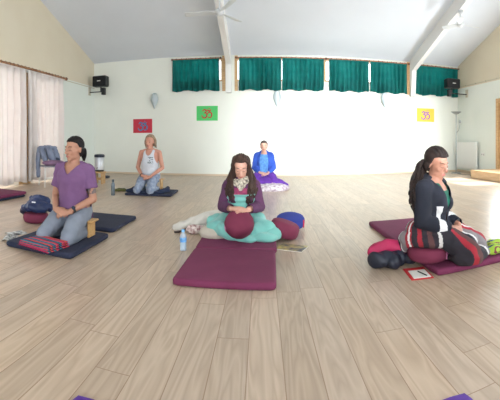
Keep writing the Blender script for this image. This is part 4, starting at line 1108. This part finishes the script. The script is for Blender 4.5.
o = thing('blue_jacket', 'crumpled blue padded jacket on top of the maroon cushion at left', 'jacket', (-2.60, 3.68, .125), 0)
bm_ = mat('blue_nylon', (26, 44, 88), .45, (18, 34, 72), 7, .15, 60)
heap('shell', '', '', 0, 0, [('e', (0, 0, .085), (.165, .14, .085)), ('l', [(-.14, -.09, .05), (-.02, -.12, .07), (.14, -.08, .06)], [.045, .055, .05], 12), ('l', [(-.10, .02, .15), (.03, .0, .165), (.12, .02, .14)], [.04, .045, .04], 12), ('l', [(.13, -.06, .09), (.19, .0, .06), (.18, .08, .04)], [.05, .045, .04], 10)], bm_, .015, 11, 81, root=o)
m = MB(); m.limb([(-.15, -.07, .03), (-.20, -.05, -.005), (-.205, -.02, -.03)], [.035, .04, .03], 12); m.build('sleeve', mat('navy_nylon', (30, 34, 62), .5), o, voxel=.007, smoothing=3, wrinkle=folds(.008, 12, 2))
m = MB(); m.box((.02, -.165, .135), (.07, -.150, .148), bev=.002); m.build('tag', M_WHITEP, o)
for k_, (px, py, rz, lab) in enumerate(((10, 239, .5, 'white printed leaflet on the floor at the left corner of the navy mat'), (16, 233.5, -.3, 'white leaflet behind another one, left of the kneeling man'))):
    x, y, _ = floor_at(px, py); o = thing('leaflet', lab, 'leaflet', (x, y, .0), rz, 'leaflets by the navy mat')
    V = []; Fc = []
    for i in range(9):
        for z_ in (0, .002):
            for yy in (-.10, .10): V.append((-.07+.14*i/8, yy, z_+.022*abs(math.sin(i/8*math.pi*2))*(1 if k_ == 0 else .6)))
    for i in range(8):
        a = 4*i; Fc += [(a, a+1, a+5, a+4), (a+2, a+6, a+7, a+3), (a, a+4, a+6, a+2), (a+1, a+3, a+7, a+5)]
    Fc += [(0, 2, 3, 1), (32, 33, 35, 34)]
    m = MB(); m.add(V, Fc); m.build('sheet', mat('leaflet_print', (226, 226, 224), .6, (60, 62, 66), 22), o)
# ------------------------------------------------------------------ the tank-top man's things
x, y, _ = floor_at(113, 195.3)
o = thing('steel_flask', 'dull grey metal drinking flask standing on the floor beside the back navy mat', 'flask', (x, y, 0))
gm_ = mat('grey_flask_paint', (104, 116, 126), .4, metal=.4)
m = MB(); m.lathe([(.034, 0), (.037, .006), (.037, .19), (.033, .215), (.018, .235), (.017, .25)], n=24); m.build('body', gm_, o)
m = MB(); m.lathe([(.020, .247), (.021, .255), (.021, .285), (.018, .291)], n=20); m.build('cap', mat('dark_flask_cap', (64, 72, 80), .5), o)
x, y, _ = floor_at(119, 191.5)
heap('green_cloth', 'olive green cloth crumpled on the floor behind the grey flask', 'cloth', (x, y, 0), 0, [('l', [(-.10, -.03, .02), (.0, .0, .035), (.12, .03, .03)], [.022, .035, .03], 10), ('l', [(-.02, .06, .02), (.08, .05, .04)], [.02, .03], 10)], mat('olive_cloth', (110, 108, 62), .9, (84, 88, 50), 9), .008, 15, 4)
heap('navy_blanket', 'navy blanket draped on the mat around the man in the tank top', 'blanket', (-2.12, 6.62, .04), 0,
     [('l', [(-.36, -.22, .02), (-.30, .0, .03), (-.26, .24, .03)], [.03, .05, .045], 12), ('l', [(.26, -.20, .025), (.34, .0, .03), (.30, .25, .035)], [.035, .05, .04], 12), ('e', (0, .05, .012), (.42, .34, .022)), ('l', [(-.36, -.24, .02), (.0, -.32, .02), (.34, -.24, .02)], [.025, .03, .025], 12)], mat('navy_blanket_cloth', (40, 50, 78), .9, (32, 42, 66), 7, .2, 120), .010, 8, 33)
# ------------------------------------------------------------------ the blue woman's blankets
def flat_blanket(name, label, loc, rx, ry, h, material, seed, extra=(), paint=None, mats=None):
    return heap(name, label, 'blanket', loc, 0, [('e', (0, 0, h*.35), (rx, ry, h))]+list(extra), material, .013, 7, seed, paint=paint, mats=mats)
flat_blanket('patterned_blanket', 'white patterned blanket spread on the floor under the purple one by the back wall', (.13, 7.43, 0), .43, .33, .105, mat('white_print_cloth', (222, 216, 218), .9, (150, 124, 138), 16, .2, 100), 91)
heap('purple_blanket', 'purple blanket over the lap of the woman in the blue cardigan', 'blanket', (.035, 7.78, .02), 0,
     [('l', [(-.09, .0, .25), (-.14, -.18, .21), (-.17, -.30, .15)], [.12, .105, .08], 16), ('l', [(.09, .0, .25), (.16, -.18, .21), (.21, -.29, .15)], [.12, .105, .08], 16), ('e', (0, -.17, .12), (.26, .26, .13)), ('l', [(.20, -.2, .12), (.34, -.16, .09), (.46, -.18, .05)], [.10, .085, .05], 14), ('e', (0, .0, .12), (.24, .18, .13)), ('e', (.05, -.22, .06), (.34, .14, .06))], mat('purple_fleece', (96, 46, 150), .9, (84, 38, 134), 6, .2, 120), .012, 8, 17)
# ------------------------------------------------------------------ chair with clothes, urn on a box
CL, CRZ = (-4.42, 6.74, 0), math.radians(52)
o = thing('chair', 'light metal chair by the left curtains with clothes hung over it', 'chair', CL, CRZ)
wm = mat('pale_grey_metal', (214, 214, 210), .35)
for q in (-1, 1):
    m = MB(); m.limb([(q*.20, -.20, 0), (q*.19, -.18, .43)], [.012, .013], 10); m.build('leg', wm, o)
    m = MB(); m.limb([(q*.20, .24, 0), (q*.19, .19, .43), (q*.185, .235, .84)], [.012, .013, .012], 10); m.build('leg', wm, o)
m = MB(); m.box((-.205, -.21, .425), (.205, .20, .455), bev=.012); m.build('seat', mat('grey_seat', (150, 150, 160), .7), o)
m = MB(); m.box((-.18, .205, .58), (.18, .235, .83), bev=.012); m.build('backrest', mat('grey_seat', (150, 150, 160), .7), o)
m = MB(); m.limb([(-.19, -.19, .2), (.19, -.19, .2)], [.008, .008], 8); m.build('crossbar', wm, o)
M_COAT = mat('grey_coat_cloth', (128, 136, 156), .9, (112, 120, 140), 7, .2, 120)
o = thing('coat', 'grey coat hung over the back of the chair, one sleeve dangling', 'coat', CL, CRZ)
heap('body', '', '', 0, 0, [('l', [(-.18, .22, .84), (0, .22, .855), (.18, .22, .83)], [.045, .05, .045], 12), ('l', [(-.17, .17, .80), (-.13, .15, .68), (-.10, .10, .56)], [.06, .06, .05], 12), ('l', [(.0, .16, .80), (.05, .13, .66), (.08, .08, .55)], [.07, .08, .06], 12), ('l', [(.17, .18, .79), (.18, .12, .68), (.19, .06, .60)], [.05, .06, .05], 12), ('l', [(-.1, .275, .80), (0, .285, .6), (.12, .275, .8)], [.04, .04, .04], 10)], M_COAT, .014, 10, 19, root=o)
heap('sleeve', '', '', 0, 0, [('l', [(-.20, .22, .82), (-.235, .20, .60), (-.245, .16, .38), (-.24, .15, .22)], [.05, .05, .048, .042], 12)], M_COAT, .010, 12, 23, root=o)
m = MB(); m.limb([(.17, .05, .60), (.2, .0, .57)], [.035, .03], 10); m.build('lining', mat('dark_lining', (54, 64, 84), .8), o, voxel=.007, smoothing=2, wrinkle=folds(.006, 14))
heap('mauve_blanket', 'folded mauve blanket on the seat of the chair', 'blanket', (CL[0], CL[1], .455), CRZ,
     [('e', (.04, -.06, .06), (.26, .23, .06)), ('l', [(-.15, -.14, .05), (.05, -.19, .055), (.2, -.15, .05)], [.05, .055, .05], 12), ('l', [(.18, -.18, .06), (.22, .0, .06), (.2, .1, .05)], [.05, .05, .04], 12)], mat('mauve_fleece', (132, 104, 132), .9, (116, 88, 116), 8, .2, 140), .011, 9, 29)
x, y, _ = floor_at(99.5, 183.5)
o = thing('stool', 'small light wooden stool behind the kneeling man, holding a steel urn', 'stool', (x, y, 0))
m = MB(); m.box((-.115, -.115, .25), (.115, .115, .285), bev=.006); m.build('top', M_WOOD, o)
for q in (-1, 1):
    m = MB(); a, b = sorted((q*.105, q*.08)); m.box((a, -.105, 0), (b, .105, .25), bev=.004); m.build('side', M_WOOD, o)
m = MB(); m.box((-.08, -.01, .08), (.08, .01, .14)); m.build('stretcher', M_WOOD, o)
o = thing('steel_urn', 'steel cylinder urn with black lid on the small wooden stool', 'urn', (x, y, .285))
m = MB(); m.lathe([(.10, 0), (.105, .01), (.105, .04)]); m.build('base', M_BLACK, o)
m = MB(); m.lathe([(.11, .04), (.112, .05), (.112, .33), (.108, .335)]); m.build('body', M_STEEL, o)
m = MB(); m.lathe([(.118, .33), (.122, .34), (.122, .385), (.10, .40), (.03, .405)]); m.build('lid', mat('navy_plastic', (34, 40, 54), .4), o)
m = MB(); m.tube([(0, -.11, .09), (0, -.145, .09), (0, -.15, .065)], .010, 8); m.build('tap', M_BLACK, o)
xx, yy, _ = floor_at(106, 178); o = thing('flat_box', 'dark flat box on the floor right of the wooden stool', 'box', (xx, yy, 0), .1)
m = MB(); m.box((-.08, -.10, 0), (.08, .10, .06), bev=.012); m.build('case', mat('navy_plastic', (34, 40, 54), .4), o)
m = MB(); m.box((-.05, -.06, .06), (.05, .06, .066), bev=.003); m.build('panel', M_BLACK, o)
